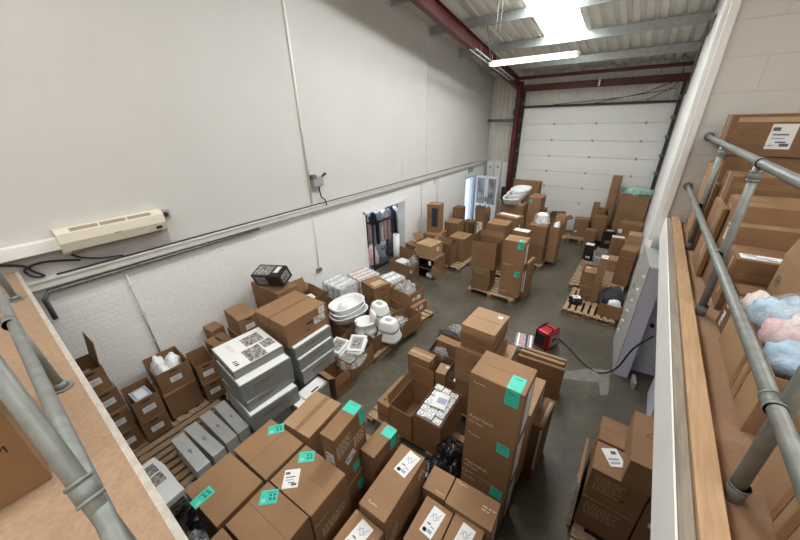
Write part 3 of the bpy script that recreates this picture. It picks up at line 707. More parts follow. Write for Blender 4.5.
# ------------------------------------------------------------------ teal-labelled cartons, foreground
Z0 = .146
gt = 'cartons with teal labels on the foreground pallet'
carton('large brown carton, teal label at its near left corner, leftmost of foreground group', -2.38,.43,Z0,.53,.43,1.104,3.4,'k2',None,[('teal','top',-.12,-.36,.17,.10,90)],gt)
carton('large brown carton with teal label at its back left edge, before the grey boxes', -2.39,.89,Z0,.53,.44,1.104,2,'k2','y',[('teal','top',-.2,.38,.16,.11,50)],gt)
carton('long brown carton with a teal and a white label on top, pale print on side', -1.82,.925,Z0,.54,.42,1.104,2.7,'k2','x',[('teal','top',-.30,.30,.15,.11,40),('ship','top',-.22,-.22,.14,.17,40),('logo','right',-.30,.33,.14,.05),('lines','right',-.02,.16,.26,.13)],gt)
carton('brown carton at the bottom edge with teal label and a scuffed top', -1.81,.50,Z0,.53,.41,1.104,3.3,'k2','x',[('teal','top',-.27,.30,.15,.12,40)],gt)
carton('brown carton at the very bottom of the photo under the mezzanine edge', -1.80,.085,Z0,.53,.38,1.09,3.0,'k2','x',[],gt)
carton('pale tan carton with brown tape seam, between grey boxes and tall narrow carton', -2.35,1.42,Z0,.39,.51,1.104,6,'kl','y',[],None,True)
carton('tall narrow taped carton with teal label folded over its top edge', -1.78,1.37,.80,.17,.45,.80,6.7,'k',None,[('tealp','top',-.0,.33,.15,.13),('tealp','right',.40,.36,.08,.2),('ship','front',.0,.12,.10,.17),('ship','right',-.10,-.05,.14,.10,20),('lines','right',-.25,.25,.2,.18),('lines','right',.22,.1,.15,.15),('tealp','right',.05,-.33,.10,.12)],None)
carton('tall narrow carton, lower one of two, with teal label on its side', -1.77,1.37,Z0,.17,.45,.653,6.7,'k3',None,[('tealp','right',.1,.2,.1,.14)],None)
carton('narrow taped carton with teal label, behind the tall narrow pair', -1.59,1.66,Z0,.18,.40,1.0,1,'k',None,[('tealp','top',.2,.3,.13,.13),('tealp','right',.3,.4,.1,.18)],None,False)
gw = 'cartons with tall white labels at bottom centre'
carton('long brown carton with tall white label and an outline drawing on its side', -1.17,1.37,Z0,.27,.66,1.104,2.5,'k2',None,[('long','top',.1,.28,.13,.24,-8),('logo','top',-.12,-.40,.09,.03),('blade','right',-.36,.15,.3,.12,60),('lines','right',.38,.36,.09,.09)],gw)
carton('brown carton with tall white label, left of the three at bottom edge', -1.17,.89,Z0,.30,.28,1.0,.5,'k2',None,[('long','top',.0,.0,.13,.22,-5)],gw)
carton('brown carton with tall white label, middle of the three at bottom edge', -.78,1.35,Z0,.27,.41,.854,2.2,'k2',None,[('long','top',.05,.1,.12,.24,-5)],gw)
carton('brown carton with tall white label, right of the three at bottom edge', -.50,1.44,Z0,.27,.30,.854,2.6,'k2',None,[('long','top',.02,-.05,.12,.24,-5)],gw)
carton('plain brown carton between the black bags and the white-labelled cartons', -.895,1.72,Z0,.23,.25,.854,4.2,'k2',None,[('logo','top',.2,-.35,.08,.025)],None)
carton('brown carton with pale logo and code on top, against the tall tower', -.54,1.71,Z0,.43,.26,.904,3,'k2',None,[('logo','top',-.32,.38,.09,.025),('lines','top',.30,.05,.09,.06),('white','right',.0,.0,.16,.7)],None)
gu = 'tall pushchair cartons stacked in the centre tower'
for k, (lb, yw) in enumerate((('brown carton at the bottom of the centre tower with teal label','0'),('brown carton in the middle of the centre tower with pale print and teal label','-.6'),('brown carton at the top of the tall centre tower, teal label over its edge','.2'))):
    b = [('logo','front',-.30,.37,.11,.035),('tealp','front',.30,.38 if k < 2 else .36,.12,.13 if k < 2 else .17),('white','right',.12,-.02,.2,.52),
         ('words','front',-.45,-.30,.062,'Approach'),('words','front',-.45,-.39,.042,'stay easy')]
    if k == 2: b.append(('tealp','top',.30,-.24,.12,.18))
    carton(lb, -.592,2.285,Z0+.664*k,.48,.365,.662,float(yw),'k2' if k == 2 else 'k','x',b,gu)
carton('brown open-edged carton standing behind the centre tower\'s right side', -.44,3.02,Z0,.16,.62,1.16,0,'kl','y',[('slot','front',0,.2,.04,.12),('white','right',.45,.3,.03,.35)],None)
carton('carton with white torn edges right of the centre tower', -.29,3.20,0,.12,.5,.95,-3,'k3',None,[('white','front',.4,.1,.02,.7),('tapep','top',.2,0,.03,.4)])

# ------------------------------------------------------------------ middle cluster
carton('flat box lying against the open carton, closed top with a round dark mark', -2.23,2.76,Z0,.22,.62,.37,0,'k2','y',[('slot','top',-.1,-.36,.03,.03),('slot','front',0,-.05,.21,.012)],None)
open_carton('empty deep open carton beside the flat box', -1.90,2.71,Z0,.36,.60,.50,2,'k',{'back':5,'left':8})
oc = open_carton('deep open carton packed with small white packets', -1.50,2.76,Z0,.40,.64,.56,1.8,'k3',{})
gp = 'small white packets in the open carton'
rp = random.Random(3)
for i in range(3):
    for j in range(6):
        b = MB(); b.box((0,0,.1),(.105,.088,.20),'paper',bev=.004)
        p = thing('packet', 'small white packet with a dark ring mark in the open carton', 'packet', (-1.505+(i-1)*.118+(j-2.5)*-.003, 2.77+(j-2.5)*.098, .49+rp.uniform(-.012,.035)), 1.8+rp.uniform(-5,5), gp)
        b.build('carton_body', p)
        r = MB(); r.tube([(0,0,.2),(0,0,.202)],.034,'print_blue',14); r.tube([(0,0,.2),(0,0,.203)],.024,'paper',14); r.build('printed_ring', p)
b = MB(); b.box((0,0,.003),(.2,.26,.004),'paper'); b.box((.02,0,.006),(.12,.1,.001),'print_blue')
tag(b.build('paper_sheet', loc=(-1.49,2.80,.735), rotz=R(8)), 'loose printed sheet of paper lying on the white packets', 'paper')
b = MB(); b.box((0,0,.1),(.46,.30,.2),'k'); 
for nm, lb, x, y, z, d, sd in (('black_bag','black plastic bag between the open carton and the tall tower',-1.13,2.42,.15,(.36,.42,.42),1),('black_bag','black plastic bag lower down before the tall tower',-1.16,2.10,.15,(.42,.34,.40),2)):
    m = MB(); m.blob((x,y,z),d,'black_bag',sd,.35,2.8,4); tag(m.build(nm), lb, 'bag')
b.bm.free()
carton('small lower carton with a white label at the head of middle cluster', -2.26,3.53,.0,.42,.22,.40,2.7,'k',None,[('plain','front',-.05,.1,.12,.09)],None)
carton('small upper carton with paler top at the head of middle cluster', -2.26,3.52,.402,.42,.22,.26,2.7,'k2','x',[],None,True,tm='tape_pale')
carton('small tan carton beside the clear wrap with a white label on top', -1.92,3.66,.0,.19,.24,.42,7,'kl',None,[('plain','top',.28,.25,.06,.05)],None)
open_carton('large open carton holding bubble wrap and a small box', -2.10,4.16,.0,.52,.60,.50,6,'k3',{})
carton('small brown box lying inside the large open carton', -2.08,4.12,.012,.40,.16,.62,-2,'k2','x',[],None)
m = MB(); m.blob((-2.12,3.92,.38),(.3,.16,.2),'film',5,.4,3); tag(m.build('bubble_wrap'), 'crumpled clear bubble wrap in the large open carton', 'wrap')
open_carton('open carton with white bits inside beside the flat carton stack', -1.66,3.72,.0,.26,.55,.48,5,'k3',{'left':-8,'right':-10})
m = MB(); m.blob((-1.66,3.72,.02),(.2,.4,.3),'paper',9,.4,3); tag(m.build('packing_paper'), 'white packing paper inside the narrow open carton', 'paper')
gf = 'flat cartons stacked on top'
for k in range(4):
    nm = ['lowest flat carton of the stack behind the tall tower','second flat carton of the stack behind the tall tower','third flat carton of the stack behind the tall tower','top flat carton with a round white sticker, behind the tall tower'][k]
    carton(nm, -1.26+.006*(k % 2),3.56-.008*(k % 3),1.355+.088*k,.46,.54,.085,2.6-k,'kl' if k == 3 else 'k','x',[('plain','top',.30,.30,.06,.06)] if k == 3 else [],gf)
carton('brown carton with dark print supporting the stack of flat cartons', -1.26,3.52,.77,.52,.56,.583,0,'k2',None,[('dark','front',.15,.22,.2,.09),('words','front',.02,.22,.06,'Ada','print_brown')],None)
carton('plain brown carton at the foot of the flat carton stack', -1.26,3.54,Z0,.50,.56,.622,1,'k2','x',[],None,True,tm='tape_pale')
carton('brown carton with pale torn edge beside the flat carton stack', -.94,3.72,Z0,.12,.5,1.0,4,'kl',None,[('white','front',.3,.2,.03,.5)],None)
m = MB(); m.box((0,0,.14),(.30,.42,.28),'mag_mix',bev=.03)
o = tag(m.build('magazine_bundle', loc=(-1.02,4.95,.30), rotz=R(12), jitter=.006), 'colourful shrink-wrapped magazine bundle behind the flat carton stack', 'bundle')
m = MB()
for k in range(5): m.box((0,0,.05+.05*k),(.302,.422,.008),['stripe_red','paper','navy','paper','plastic_grey'][k])
for k in range(4): m.box((-.1+.07*k,0,.281),(.03,.40,.004),['paper','stripe_red','navy','paper'][k])
m.build('magazine_edges', o)
carton('brown carton under the shrink-wrapped magazine bundle', -1.02,4.93,0,.42,.5,.298,8,'k','x',[],None)
for k, (x, y, L, h, mm, lb) in enumerate(((-.62,4.50,.70,.62,'k','flattened carton panel standing nearest, behind the tall tower'),(-.63,4.585,.66,.66,'kl','middle flattened carton panel standing beside the red heater'),(-.60,4.66,.62,.68,'k2','rear flattened carton panel standing closest to the red heater'))):
    m = MB()
    for s in (-1,1): m.box((0,s*.014,h/2),(L,.024,h),mm,bev=.003)
    m.box((0,-.028,h-.02),(L*.9,.004,.03),'tape_pale')
    tag(m.build('flattened_carton', loc=(x,y,0), rotz=R(4), jitter=.004), lb, 'flattened box', 'flattened cartons standing together')
m = MB(); m.blob((-2.42,4.78,0),(.5,.28,.28),'dark_cloth',4,.3); tag(m.build('dark_bundle'), 'dark navy cloth bundle on the floor behind the middle cluster', 'cloth bundle')
m = MB(); m.blob((-2.38,5.15,0),(.42,.2,.22),'film',6,.35,3); tag(m.build('plastic_wrap'), 'crumpled clear plastic on the floor behind the dark bundle', 'wrap')
m = MB(); m.blob((-2.15,4.68,0),(.3,.22,.34),'dark_cloth',8,.3); tag(m.build('dark_bundle'), 'smaller dark cloth bundle against the large open carton', 'cloth bundle')

# ------------------------------------------------------------------ red heater
o = thing('fan_heater', 'bright red fan heater standing on the concrete floor', 'heater', (-.80,5.84,0), -20)
b = MB(); b.box((0,0,.21),(.30,.34,.36),'red_plastic',bev=.02); b.build('body', o)
b = MB(); b.box((-.02,-.175,.2),(.18,.012,.26),'black',bev=.004); b.build('grille', o)
b = MB(); b.box((.152,0,.2),(.008,.24,.24),'plastic_grey'); b.box((.158,0,.22),(.006,.12,.05),'black'); b.build('control_panel', o)
for s in (-1,1):
    b = MB(); b.tube([(s*.12,-.19,.0),(s*.12,-.19,.38),(s*.12,-.14,.41),(s*.12,.14,.41),(s*.12,.19,.38),(s*.12,.19,.0)],.012,'black',8); b.build('frame_tube', o)
b = MB(); b.tube([(-.12,.0,.39),(-.06,0,.45),(.06,0,.45),(.12,0,.39)],.014,'black',8); b.build('handle', o)
cable('heater_cable', 'black cable running from the red heater across the floor to the cabinet', [(-.68,5.9,.22),(-.60,6.1,.06),(-.42,6.02,.012),(-.2,5.78,.012),(0,5.61,.012),(.2,5.55,.012),(.4,5.52,.25),(.52,5.48,.75),(.7,5.46,1.1)], .014)
m = MB(); m.poly([(.05,5.6,.003),(.35,5.75,.003),(.38,5.1,.003),(.28,5.0,.003),(.22,5.3,.003),(-.6,4.9,.003),(-.62,4.98,.003)],'concrete_patch'); struct('floor_patch', m)
# tall white cabinet under the right wing
o = thing('metal_cabinet', 'tall pale metal cabinet with slotted side under the right wing', 'cabinet', (.649,6.266,0), 5.2)
b = MB(); b.bb((-.31,-.55,.0),(-.29,.55,2.10),'cabinet'); b.build('side_panel', o)
b = MB(); b.bb((-.29,-.56,.0),(-.10,-.54,2.09),'lavender'); b.bb((-.29,-.53,2.06),(.35,.38,2.09),'cabinet'); b.bb((.33,-.5,.0),(.35,.38,2.06),'cabinet'); b.build('carcass', o)
b = MB(); b.bb((-.09,-.30,.02),(.33,-.27,2.05),'lavender'); dd = b.build('door', o)
b = MB(); b.tube([(.02,-.3,1.0),(.02,-.34,1.0)],.03,'black',12); b.build('knob', dd)
for k in range(6):
    for j in (0,1):
        b = MB(); b.box((-.312,-.40+.14*k+.09*j,1.85-.29*k-.05*j),(.008,.08,.05),'plastic_white'); b.build('slot', o)
b = MB(); b.box((-.312,.22,1.42),(.006,.06,.07),'black'); b.build('catch', o)
b = MB(); b.bb((-.05,-.8,0),(.0,-.56,.12),'plastic_grey'); b.build('foot', o)
m = MB(); m.bb((.9,4.7,0),(.94,5.5,1.6),'lavender'); tag(m.build('leaning_board'), 'lavender white panel standing behind the slotted cabinet under the right wing', 'panel')

# ------------------------------------------------------------------ wrapped cartons under the right wing
ga = 'shrink-wrapped cartons below the right wing'
carton('taped carton under the white paper label, front of the group below the right wing', .505,2.88,.62,.46,.36,.42,0,'k',None,[('faint','front',-.15,.1,.22,.22),('slot','front',.15,-.1,.03,.02)],ga)
carton('carton behind a dark gap, rear of the group below the right wing', .505,3.27,.62,.46,.36,.42,0,'k','x',[],ga)
carton('wide brown shrink-wrapped carton with painted film glints, lower left below the right wing', .50,3.06,Z0,.46,.76,.472,0,'k3',None,[('faint','front',-.1,.2,.28,.2)],ga)
carton('brown shrink-wrapped carton with a small white label, partly behind the fascia', .97,3.06,.62,.44,.76,.42,0,'k3',None,[('plain','front',-.25,-.3,.1,.07),('faint','front',-.1,.25,.25,.1)],ga)
carton('brown carton with an outline drawing on top, standing highest below the right wing', .75,3.02,1.043,.48,.66,.33,0,'k2',None,[('leaf','top',-.1,.1,.2,.1,20),('words','front',-.42,.2,.05,'~','print_brown')],ga)
carton('plain carton at the base of the wrapped group, deepest under the right wing', .97,3.06,Z0,.44,.76,.472,0,'k3','x',[('plain','front',-.3,-.3,.1,.07)],ga)
m = MB(); m.box((0,0,.003),(.15,.2,.005),'paper'); m.box((.02,.05,.007),(.05,.035,.002),'print'); m.box((-.01,-.02,.007),(.1,.02,.002),'print_blue'); m.box((-.01,-.06,.007),(.09,.02,.002),'print_blue')
tag(m.build('paper_label', loc=(.43,2.93,1.042), rotz=R(32)), 'loose white delivery note lying across the taped carton', 'paper')
m = MB(); m.box((0,0,.38),(.03,.62,.76),'k2',rot=Matrix.Rotation(R(-3),3,'Y')); m.box((-.0,-.315,.40),(.04,.012,.68),'torn',rot=Matrix.Rotation(R(-3),3,'Y')); m.box((-.02,-.18,.42),(.006,.04,.6),'torn',rot=Matrix.Rotation(R(-3),3,'Y'))
tag(m.build('flattened_carton', loc=(.225,2.98,0), jitter=.004), 'flattened carton with torn white edge leaning on the wrapped group below right wing', 'flattened box')

# ------------------------------------------------------------------ left wall: archive cartons near the mezzanine edge
gc = 'archive cartons with hand slots and white labels'
def archive(label, x, y, z, L, W, H, yaw=0, m='k', top='closed', group=gc):
    bits = [('plain','right',.0,-.02,.15,.09),('slot','right',0,.36,.10,.02)]
    if top == 'open': return open_carton(label, x, y, z, L, W, H, yaw, m, {}, bits, group, name='archive_carton')
    return carton(label, x, y, z, L, W, H, yaw, m, 'x', bits+[('slot','front',0,.36,.10,.02)], group, name='archive_carton')
ordl = ['bottom','second','third']
for k in range(3):
    archive(['bottom carton of the stack of four nearest the mezzanine edge','second carton from the floor in the stack nearest the mezzanine edge','third carton from the floor in the stack nearest the mezzanine edge'][k], -5.0-.02*k,.10,Z0+.345*k,.44,.28,.342,1.5*k,'k' if k % 2 else 'k3')
a = archive('open top carton of the stack of four nearest the mezzanine edge', -5.06,.08,Z0+1.035,.44,.28,.34,2,'k','open')
fl = MB(); fl.box((0,.147,.50),(.42,.006,.34),'kl',rot=Matrix.Rotation(R(-8),3,'X')); fl.build('flap', a)
m = MB(); m.blob((-5.06,.08,Z0+1.06),(.36,.2,.22),'plastic_grey',11,.3); tag(m.build('packing_paper'), 'grey contents inside the top open carton nearest the mezzanine edge', 'packing')
archive('lower carton of the second stack, white label and hand slot', -4.95,.43,Z0,.44,.31,.342,-1,'k3')
a = archive('upper open carton of the second stack with white papers inside', -4.97,.44,Z0+.344,.46,.31,.36,-1,'k','open')
m = MB(); m.box((0,0,.1),(.30,.2,.2),'paper',bev=.01); m.box((.0,0,.202),(.2,.12,.004),'print_blue'); tag(m.build('paper_stack', loc=(-4.97,.44,Z0+.44), rotz=R(3)), 'white papers inside the upper carton of the second stack', 'papers')
carton('plain brown carton under the open carton of crumpled white bags', -5.10,.86,Z0,.50,.44,.46,-1,'k3','x',[],None)
archive('open carton filled with crumpled white bags, by the brick wall', -5.18,.88,.61,.56,.44,.36,-2,'k','open')
for i, (dx, dy) in enumerate(((-.12,-.08),(.06,.05),(.12,-.1),(-.08,.1))):
    m = MB(); m.blob((-5.18+dx,.88+dy,.72),(.26,.2,.28),'silver_w',20+i,.35,2.6); tag(m.build('white_bag'), 'crumpled white plastic bag in the open carton by the brick wall', 'bag', 'crumpled white bags in the open carton')
archive('lower labelled carton left of the grey box stacks', -4.97,1.27,Z0,.48,.27,.36,-6,'k3')
archive('upper open carton with rounded hole, left of the grey box stacks', -5.0,1.27,Z0+.362,.50,.27,.35,-6,'k','open')
carton('tan archive carton with a slit tape in its top behind the grey box stack', -5.05,1.62,Z0,.34,.30,.80,3,'k','x',[('slot','top',0,0,.22,.03),('tapep','top',.0,0.0,.26,.015)],None,name='archive_carton')
carton('small carton behind the open archive cartons', -5.42,1.72,Z0,.28,.22,.86,3,'k2','x',[],None)
archive('tall-standing carton with hand slot top and label, behind the photo-lid box', -4.98,2.05,.95,.54,.34,.35,-4,'k2',group=None)
carton('brown carton under the slotted carton behind the photo-lid box', -4.98,2.05,Z0,.56,.38,.803,-3,'k','x',[],None)

# ------------------------------------------------------------------ grey boxes
gs = 'slim grey boxes standing side by side'
for k, (x, y, yw) in enumerate(((-3.81,.51,1),(-3.85,.70,3),(-3.89,.90,1),(-3.90,1.09,-2))):
    nm = ['slim grey box nearest the mezzanine edge in the row of four','second slim grey box from the mezzanine edge in the row of four','third slim grey box from the mezzanine edge in the row of four','last slim grey box, closest to the photo-lid stack'][k]
    o = carton(nm, x,y,Z0,.73,.155,.305,yw,'silver_top','x',[('circle','top',.0,.0,.05,.03),('slot','top',.06,.0,.03,.006)],gs,name='grey_box')
    m = MB(); m.box((-.37,0,.15),(.006,.15,.29),'film'); m.build('plastic_wrap', o)
gph = 'shrink-wrapped flat boxes with a photo on top'
for k in range(4):
    o = carton(['lowest flat white box in the wrapped pile at the mezzanine edge','second flat white box in the wrapped pile at the mezzanine edge','third flat white box in the wrapped pile at the mezzanine edge','top flat white box with two photos in the wrapped pile at the mezzanine edge'][k], -3.76+.03*k,.16-.012*k,Z0+.09*k if k else Z0,.72,.22,.085,1.5+k,'silver_w',None,[('photo','top',-.28,.0,.16,.13),('photo','top',-.02,.0,.16,.13)] if k == 3 else [('photo','right',0,0,.15,.05)],gph,name='flat_box')
m = MB(); m.blob((-3.42,.33,0),(.4,.22,.32),'film',13,.5,3); tag(m.build('plastic_wrap'), 'torn clear wrap hanging beside the slim grey boxes', 'wrap')
m = MB(); m.blob((-3.15,.28,0),(.35,.3,.24),'black_bag',14,.5,3); tag(m.build('black_bag'), 'black plastic on the floor beside the leftmost teal-labelled carton', 'bag')
m = MB(); m.blob((-2.95,.12,0),(.4,.25,.18),'film',15,.5,3); tag(m.build('plastic_wrap'), 'crumpled clear wrap on the floor left of the teal-labelled cartons', 'wrap')
gst = 'grey cartons with white tops, front stack'
lay = ((.144,.33,-3.75,1.53,.70,.65,-3),(.476,.27,-3.70,1.52,.74,.70,-5),(.748,.16,-3.78,1.54,.72,.70,-2),(.91,.29,-3.80,1.55,.76,.72,-5),(1.202,.13,-3.93,1.57,.72,.70,-5))
nms = ['bottom grey carton of the photo-lid stack','second grey carton from the floor in the photo-lid stack','thin middle grey carton in the photo-lid stack','deep grey carton just under the photo lid','flat white-topped box printed with three photos, topmost of the grey stack']
for (z, h, x, y, L, W, yw), nm in zip(lay, nms):
    bits = [('white','top',0,0,L*.96,W*.96),('dark','right',-.1,.1,.25,.05)]
    if 'three' in nm: bits = [('white','top',0,0,L*.97,W*.97),('photo','top',-.18,.18,.24,.26),('photo','top',.26,.02,.30,.24),('photo','top',.16,.34,.18,.16),('slot','top',.36,-.36,.03,.05),('slot','top',.30,-.36,.02,.05),('slot','top',.24,-.36,.02,.05),('lines','top',-.2,-.25,.25,.06)]
    carton(nm, x,y,z+.003,L,W,h-.004,yw,'silver',None,bits,gst,name='grey_box')
gs2 = 'grey cartons under the big brown carton'
for k, (z, h, x, y, L, W) in enumerate(((.144,.34,-3.91,2.38,.58,.62),(.486,.25,-3.86,2.38,.76,.66),(.738,.21,-3.90,2.40,.78,.70),(.95,.19,-3.95,2.41,.78,.72))):
    nm = ['bottom grey carton under the big brown carton','second grey carton up, under the big brown carton','third grey carton up, under the big brown carton','grey carton directly beneath the big brown carton'][k]
    carton(nm, x,y,z+.003,L,W,h-.004,1,'silver',None,[('white','top',0,0,L*.95,W*.95),('dark','right',0,.1,.3,.04)],gs2,name='grey_box')
carton('low grey carton with dark handle beside the open flap carton', -3.34,2.10,0,.22,.46,.46,2,'silver',None,[('slot','top',.2,0,.03,.14),('white','top',-.1,0,.2,.42)],None,name='grey_box')
carton('small grey carton at aisle end of the grey stacks', -3.27,1.80,0,.2,.16,.466,2,'silver',None,[('white','top',0,0,.18,.14)],None,name='grey_box')
carton('large brown carton with a tape seam, on top of the grey boxes', -4.02,2.40,1.145,.76,.78,.40,1,'k2','y',[('dark','front',-.1,.05,.06,.06),('slot','right',.05,.05,.12,.025),('ship','right',.30,-.02,.22,.12),('plain','right',.38,.32,.12,.12),('slot','right',.0,-.25,.06,.015)],None,True,tm='k3')
carton('brown carton by the brick wall carrying a black printed box', -5.09,2.80,0,.83,.42,1.466,1,'k','x',[('slot','front',-.05,.40,.08,.02)],None,False)
o = carton('black product box with printed photos tilted on a carton by the brick wall', -5.02,2.80,1.56,.62,.30,.24,14,'black',None,[('photo','top',-.15,0,.36,.24),('white','top',.30,.1,.10,.16),('photo','front',-.2,0,.25,.18),('photo','right',0,0,.2,.16)],None,name='product_box')
o.rotation_euler = (R(18), R(-6), R(16))
open_carton('open carton with flaps up behind the big brown carton', -4.62,3.205,Z0,.60,.32,.98,-4,'k3',{'left':25,'right':30,'back':15})
m = MB(); m.box((0,0,.05),(.3,.2,.1),'paper',bev=.01); tag(m.build('paper_stack', loc=(-4.6,3.2,1.03), rotz=R(-10)), 'white papers on top of the open carton behind the big brown carton', 'papers')
carton('small brown carton behind the open-flapped carton near the brick wall', -5.2,3.45,Z0,.4,.4,.92,2,'k','x',[],None)

# ------------------------------------------------------------------ baby goods along the left wall
def wrapped(label, x, y, z, L, W, H, yaw, cols, n, name='wrapped_stack', group=None):
    m = MB(); m.box((0,0,H/2),(L,W,H),'silver_w',bev=.02)
    o = tag(m.build(name, loc=(x,y,z), rotz=R(yaw)), label, 'stack', group)
    s = MB()
    for k in range(n): s.box((-L/2+L*(k+.5)/n,0,H+.004),(L/n*.6,W*.9,.008),cols[k % len(cols)]); s.box((-L/2+L*(k+.5)/n,-W/2-.003,H*.5),(L/n*.6,.006,H*.8),cols[k % len(cols)])
    s.build('product', o)
    f = MB(); f.box((0,0,H/2+.01),(L+.03,W+.03,H+.03),'film',bev=.03); f.build('plastic_wrap', o, jitter=.006)
    return o
wrapped('white striped pack stack in clear wrap by the brick wall', -5.12,4.42,.46,.60,.52,.34,-2,['paper','plastic_grey'],6)
carton('carton under the white striped wrapped stack', -5.12,4.42,0,.62,.54,.458,-2,'k3','x',[],None)
wrapped('clear-wrapped stack with red striped packs beside the doorway', -5.20,5.30,.147,.56,.60,.48,-12,['stripe_red','paper','stripe_red','paper'],7)
wrapped('clear-wrapped white stack nearest the aisle, beside the doorway', -4.50,5.60,.147,.48,.48,.44,-12,['paper','silver'],4)
P_('wooden pallet under the clear-wrapped stacks beside the doorway', -4.96,5.40,1.1,.9,-10)
carton('brown carton with hand slots in front of the wrapped stacks', -4.40,4.87,.146,.54,.46,.66,-14,'k','x',[('slot','front',-.2,.35,.1,.02),('slot','front',.25,.1,.1,.02),('slot','front',-.2,-.1,.1,.02),('slot','right',0,.1,.1,.02),('slot','right',0,.35,.1,.02),('tapep','top',.15,0,.2,.3)],None)
def bath(label, x, y, z, a, b, yaw, group, m='plastic_white', h=.2, seat=False):
    q = MB()
    prof = [(a*.62,b*.62,0),(a*.80,b*.78,.01),(a*.9,b*.9,h*.55),(a*.98,b*.97,h*.93),(a*1.0,b*1.0,h),(a*.985,b*.98,h+.012),(a*.93,b*.9,h+.008),(a*.86,b*.84,h*.7),(a*.76,b*.72,.05),(a*.5,b*.5,.035)]
    q.oval(prof, m, 40, 2.5)
    o = tag(q.build('baby_bath', loc=(x,y,z), rotz=R(yaw)), label, 'baby bath', group)
    if not seat: return o
    s = MB(); s.blob((0,-b*.28,.04),(a*.7,b*.55,h*.95),m,31,.08,1.2,3); s.build('bath_seat', o)
    return o
gb = 'white baby baths stacked by the wall'
open_carton('carton carrying the white baby baths', -4.32,3.92,.146,.64,.80,.29,-3,'k3',{})
for k in range(3): bath(['lowest white baby bath of the near stack, rim tilted out','middle white baby bath of the near stack','top white baby bath with moulded seat, of the near stack'][k], -4.30-.05*k+.03,3.84+.03*k,.44+.075*k,.275,.43-.01*k,[-14,2,-5][k],gb,h=.17,seat=k==2)
def stool(label, x, y, z, yaw, group):
    o = thing('step_stool', label, 'step stool', (x,y,z), yaw, group)
    b = MB(); b.oval([(.20,.17,0),(.195,.165,.03),(.165,.14,.12),(.16,.135,.15)],'plastic_white',28,3.2); b.oval([(.155,.13,.148),(.165,.14,.16),(.15,.125,.175)],'plastic_grey',28,3.2); b.build('base', o)
    b = MB(); b.oval([(.165,.14,.175),(.16,.135,.2),(.13,.11,.30),(.12,.10,.325),(.10,.085,.33)],'plastic_white',28,3.2); b.build('step', o)
    b = MB(); b.oval([(.06,.045,.33),(.055,.04,.334)],'plastic_grey',20,2.4); b.build('tread', o)
    o.scale = (1.22,)*3
    return o
def potty(label, x, y, z, yaw):
    o = thing('potty', label, 'potty', (x,y,z), yaw)
    b = MB(); b.oval([(.17,.19,0),(.15,.17,.05),(.13,.15,.14),(.155,.175,.18),(.15,.17,.20),(.10,.12,.19),(.08,.10,.08)],'plastic_white',28,2.3); b.build('bowl', o)
    b = MB(); b.oval([(.12,.045,0),(.115,.04,.12),(.09,.03,.17),(.05,.02,.18)],'plastic_white',24,2.4,c=(0,.14,.16)); b.build('backrest', o)
    o.scale = (1.2,)*3
    b = MB(); b.oval([(.05,.03,0),(.045,.025,.06),(.03,.015,.075)],'plastic_white',18,2.2,c=(0,-.15,.17)); b.build('splash_guard', o)
    return o
open_carton('open aisle carton full of white potties and step stools', -3.62,3.92,.146,.64,.66,.34,-8,'k3',{})
stool('white step stool at back of the open aisle carton', -3.66,4.12,.46,-10,None)
potty('white potty at front of the open aisle carton', -3.72,3.74,.40,-30)
stool('second white step stool beneath clear wrap at the aisle', -3.30,3.95,.30,10,None)
m = MB(); m.blob((-3.30,4.22,.40),(.3,.36,.2),'film',17,.35,2.6); tag(m.build('plastic_wrap'), 'clear wrap spilling over the step stools beside the aisle', 'wrap')
m = MB(); m.blob((-3.70,3.68,.34),(.5,.3,.18),'film',18,.35,2.6); tag(m.build('plastic_wrap'), 'clear wrap around the potty in the open aisle carton', 'wrap')
open_carton('open aisle carton with framed packs under clear plastic', -3.56,3.10,.146,.64,.62,.34,3,'k',{})
gfp = 'framed picture packs in the open carton'
for i, (x, y, z, rz, tx) in enumerate(((-3.70,2.98,.52,12,6),(-3.47,3.24,.51,28,14),(-3.68,2.99,.475,10,6),(-3.45,3.22,.465,25,12))):
    o = thing('framed_pack', ['white framed pack with grey picture lying on the left of the open carton','white framed pack with grey picture lying on the right of the open carton','framed pack under the left one in the open carton','framed pack under the right one in the open carton'][i], 'framed pack', (x,y,z), rz, gfp)
    o.rotation_euler[0] = R(tx)
    b = MB(); b.box((0,0,.018),(.30,.36,.036),'silver_w',bev=.004); b.build('frame', o)
    b = MB(); b.box((0,0,.037),(.21,.26,.003),'plastic_grey'); b.box((0,0,.039),(.13,.17,.002),'photo'); b.build('picture', o)
m = MB(); m.blob((-3.38,3.0,.36),(.5,.6,.12),'film',19,.22,2.4); tag(m.build('plastic_wrap'), 'clear polythene draped over the framed packs', 'wrap')
open_carton('open carton with one long flap hanging into the aisle beside grey boxes', -3.40,2.61,0,.40,.32,.456,-3,'k',{'left':10,'right':176,'front':60})
open_carton('long open carton at the aisle corner behind the step stools', -3.33,4.52,.146,.42,.56,.36,-10,'k',{})
m = MB(); m.blob((-3.34,4.45,.28),(.3,.3,.16),'film',22,.35,2.6); tag(m.build('plastic_wrap'), 'clear plastic inside the long open aisle carton', 'wrap')
carton('lower labelled carton at the aisle beside the doorway stacks', -3.70,5.22,.146,.62,.52,.24,-6,'k','x',[('plain','right',-.25,.1,.1,.07),('plain','right',.1,.1,.12,.1)],None)
open_carton('upper carton full of bubble-wrapped items near the doorway', -3.78,5.24,.388,.60,.50,.30,-7,'k2',{},[('plain','right',-.2,-.05,.1,.07),('plain','right',.12,-.05,.13,.1)])
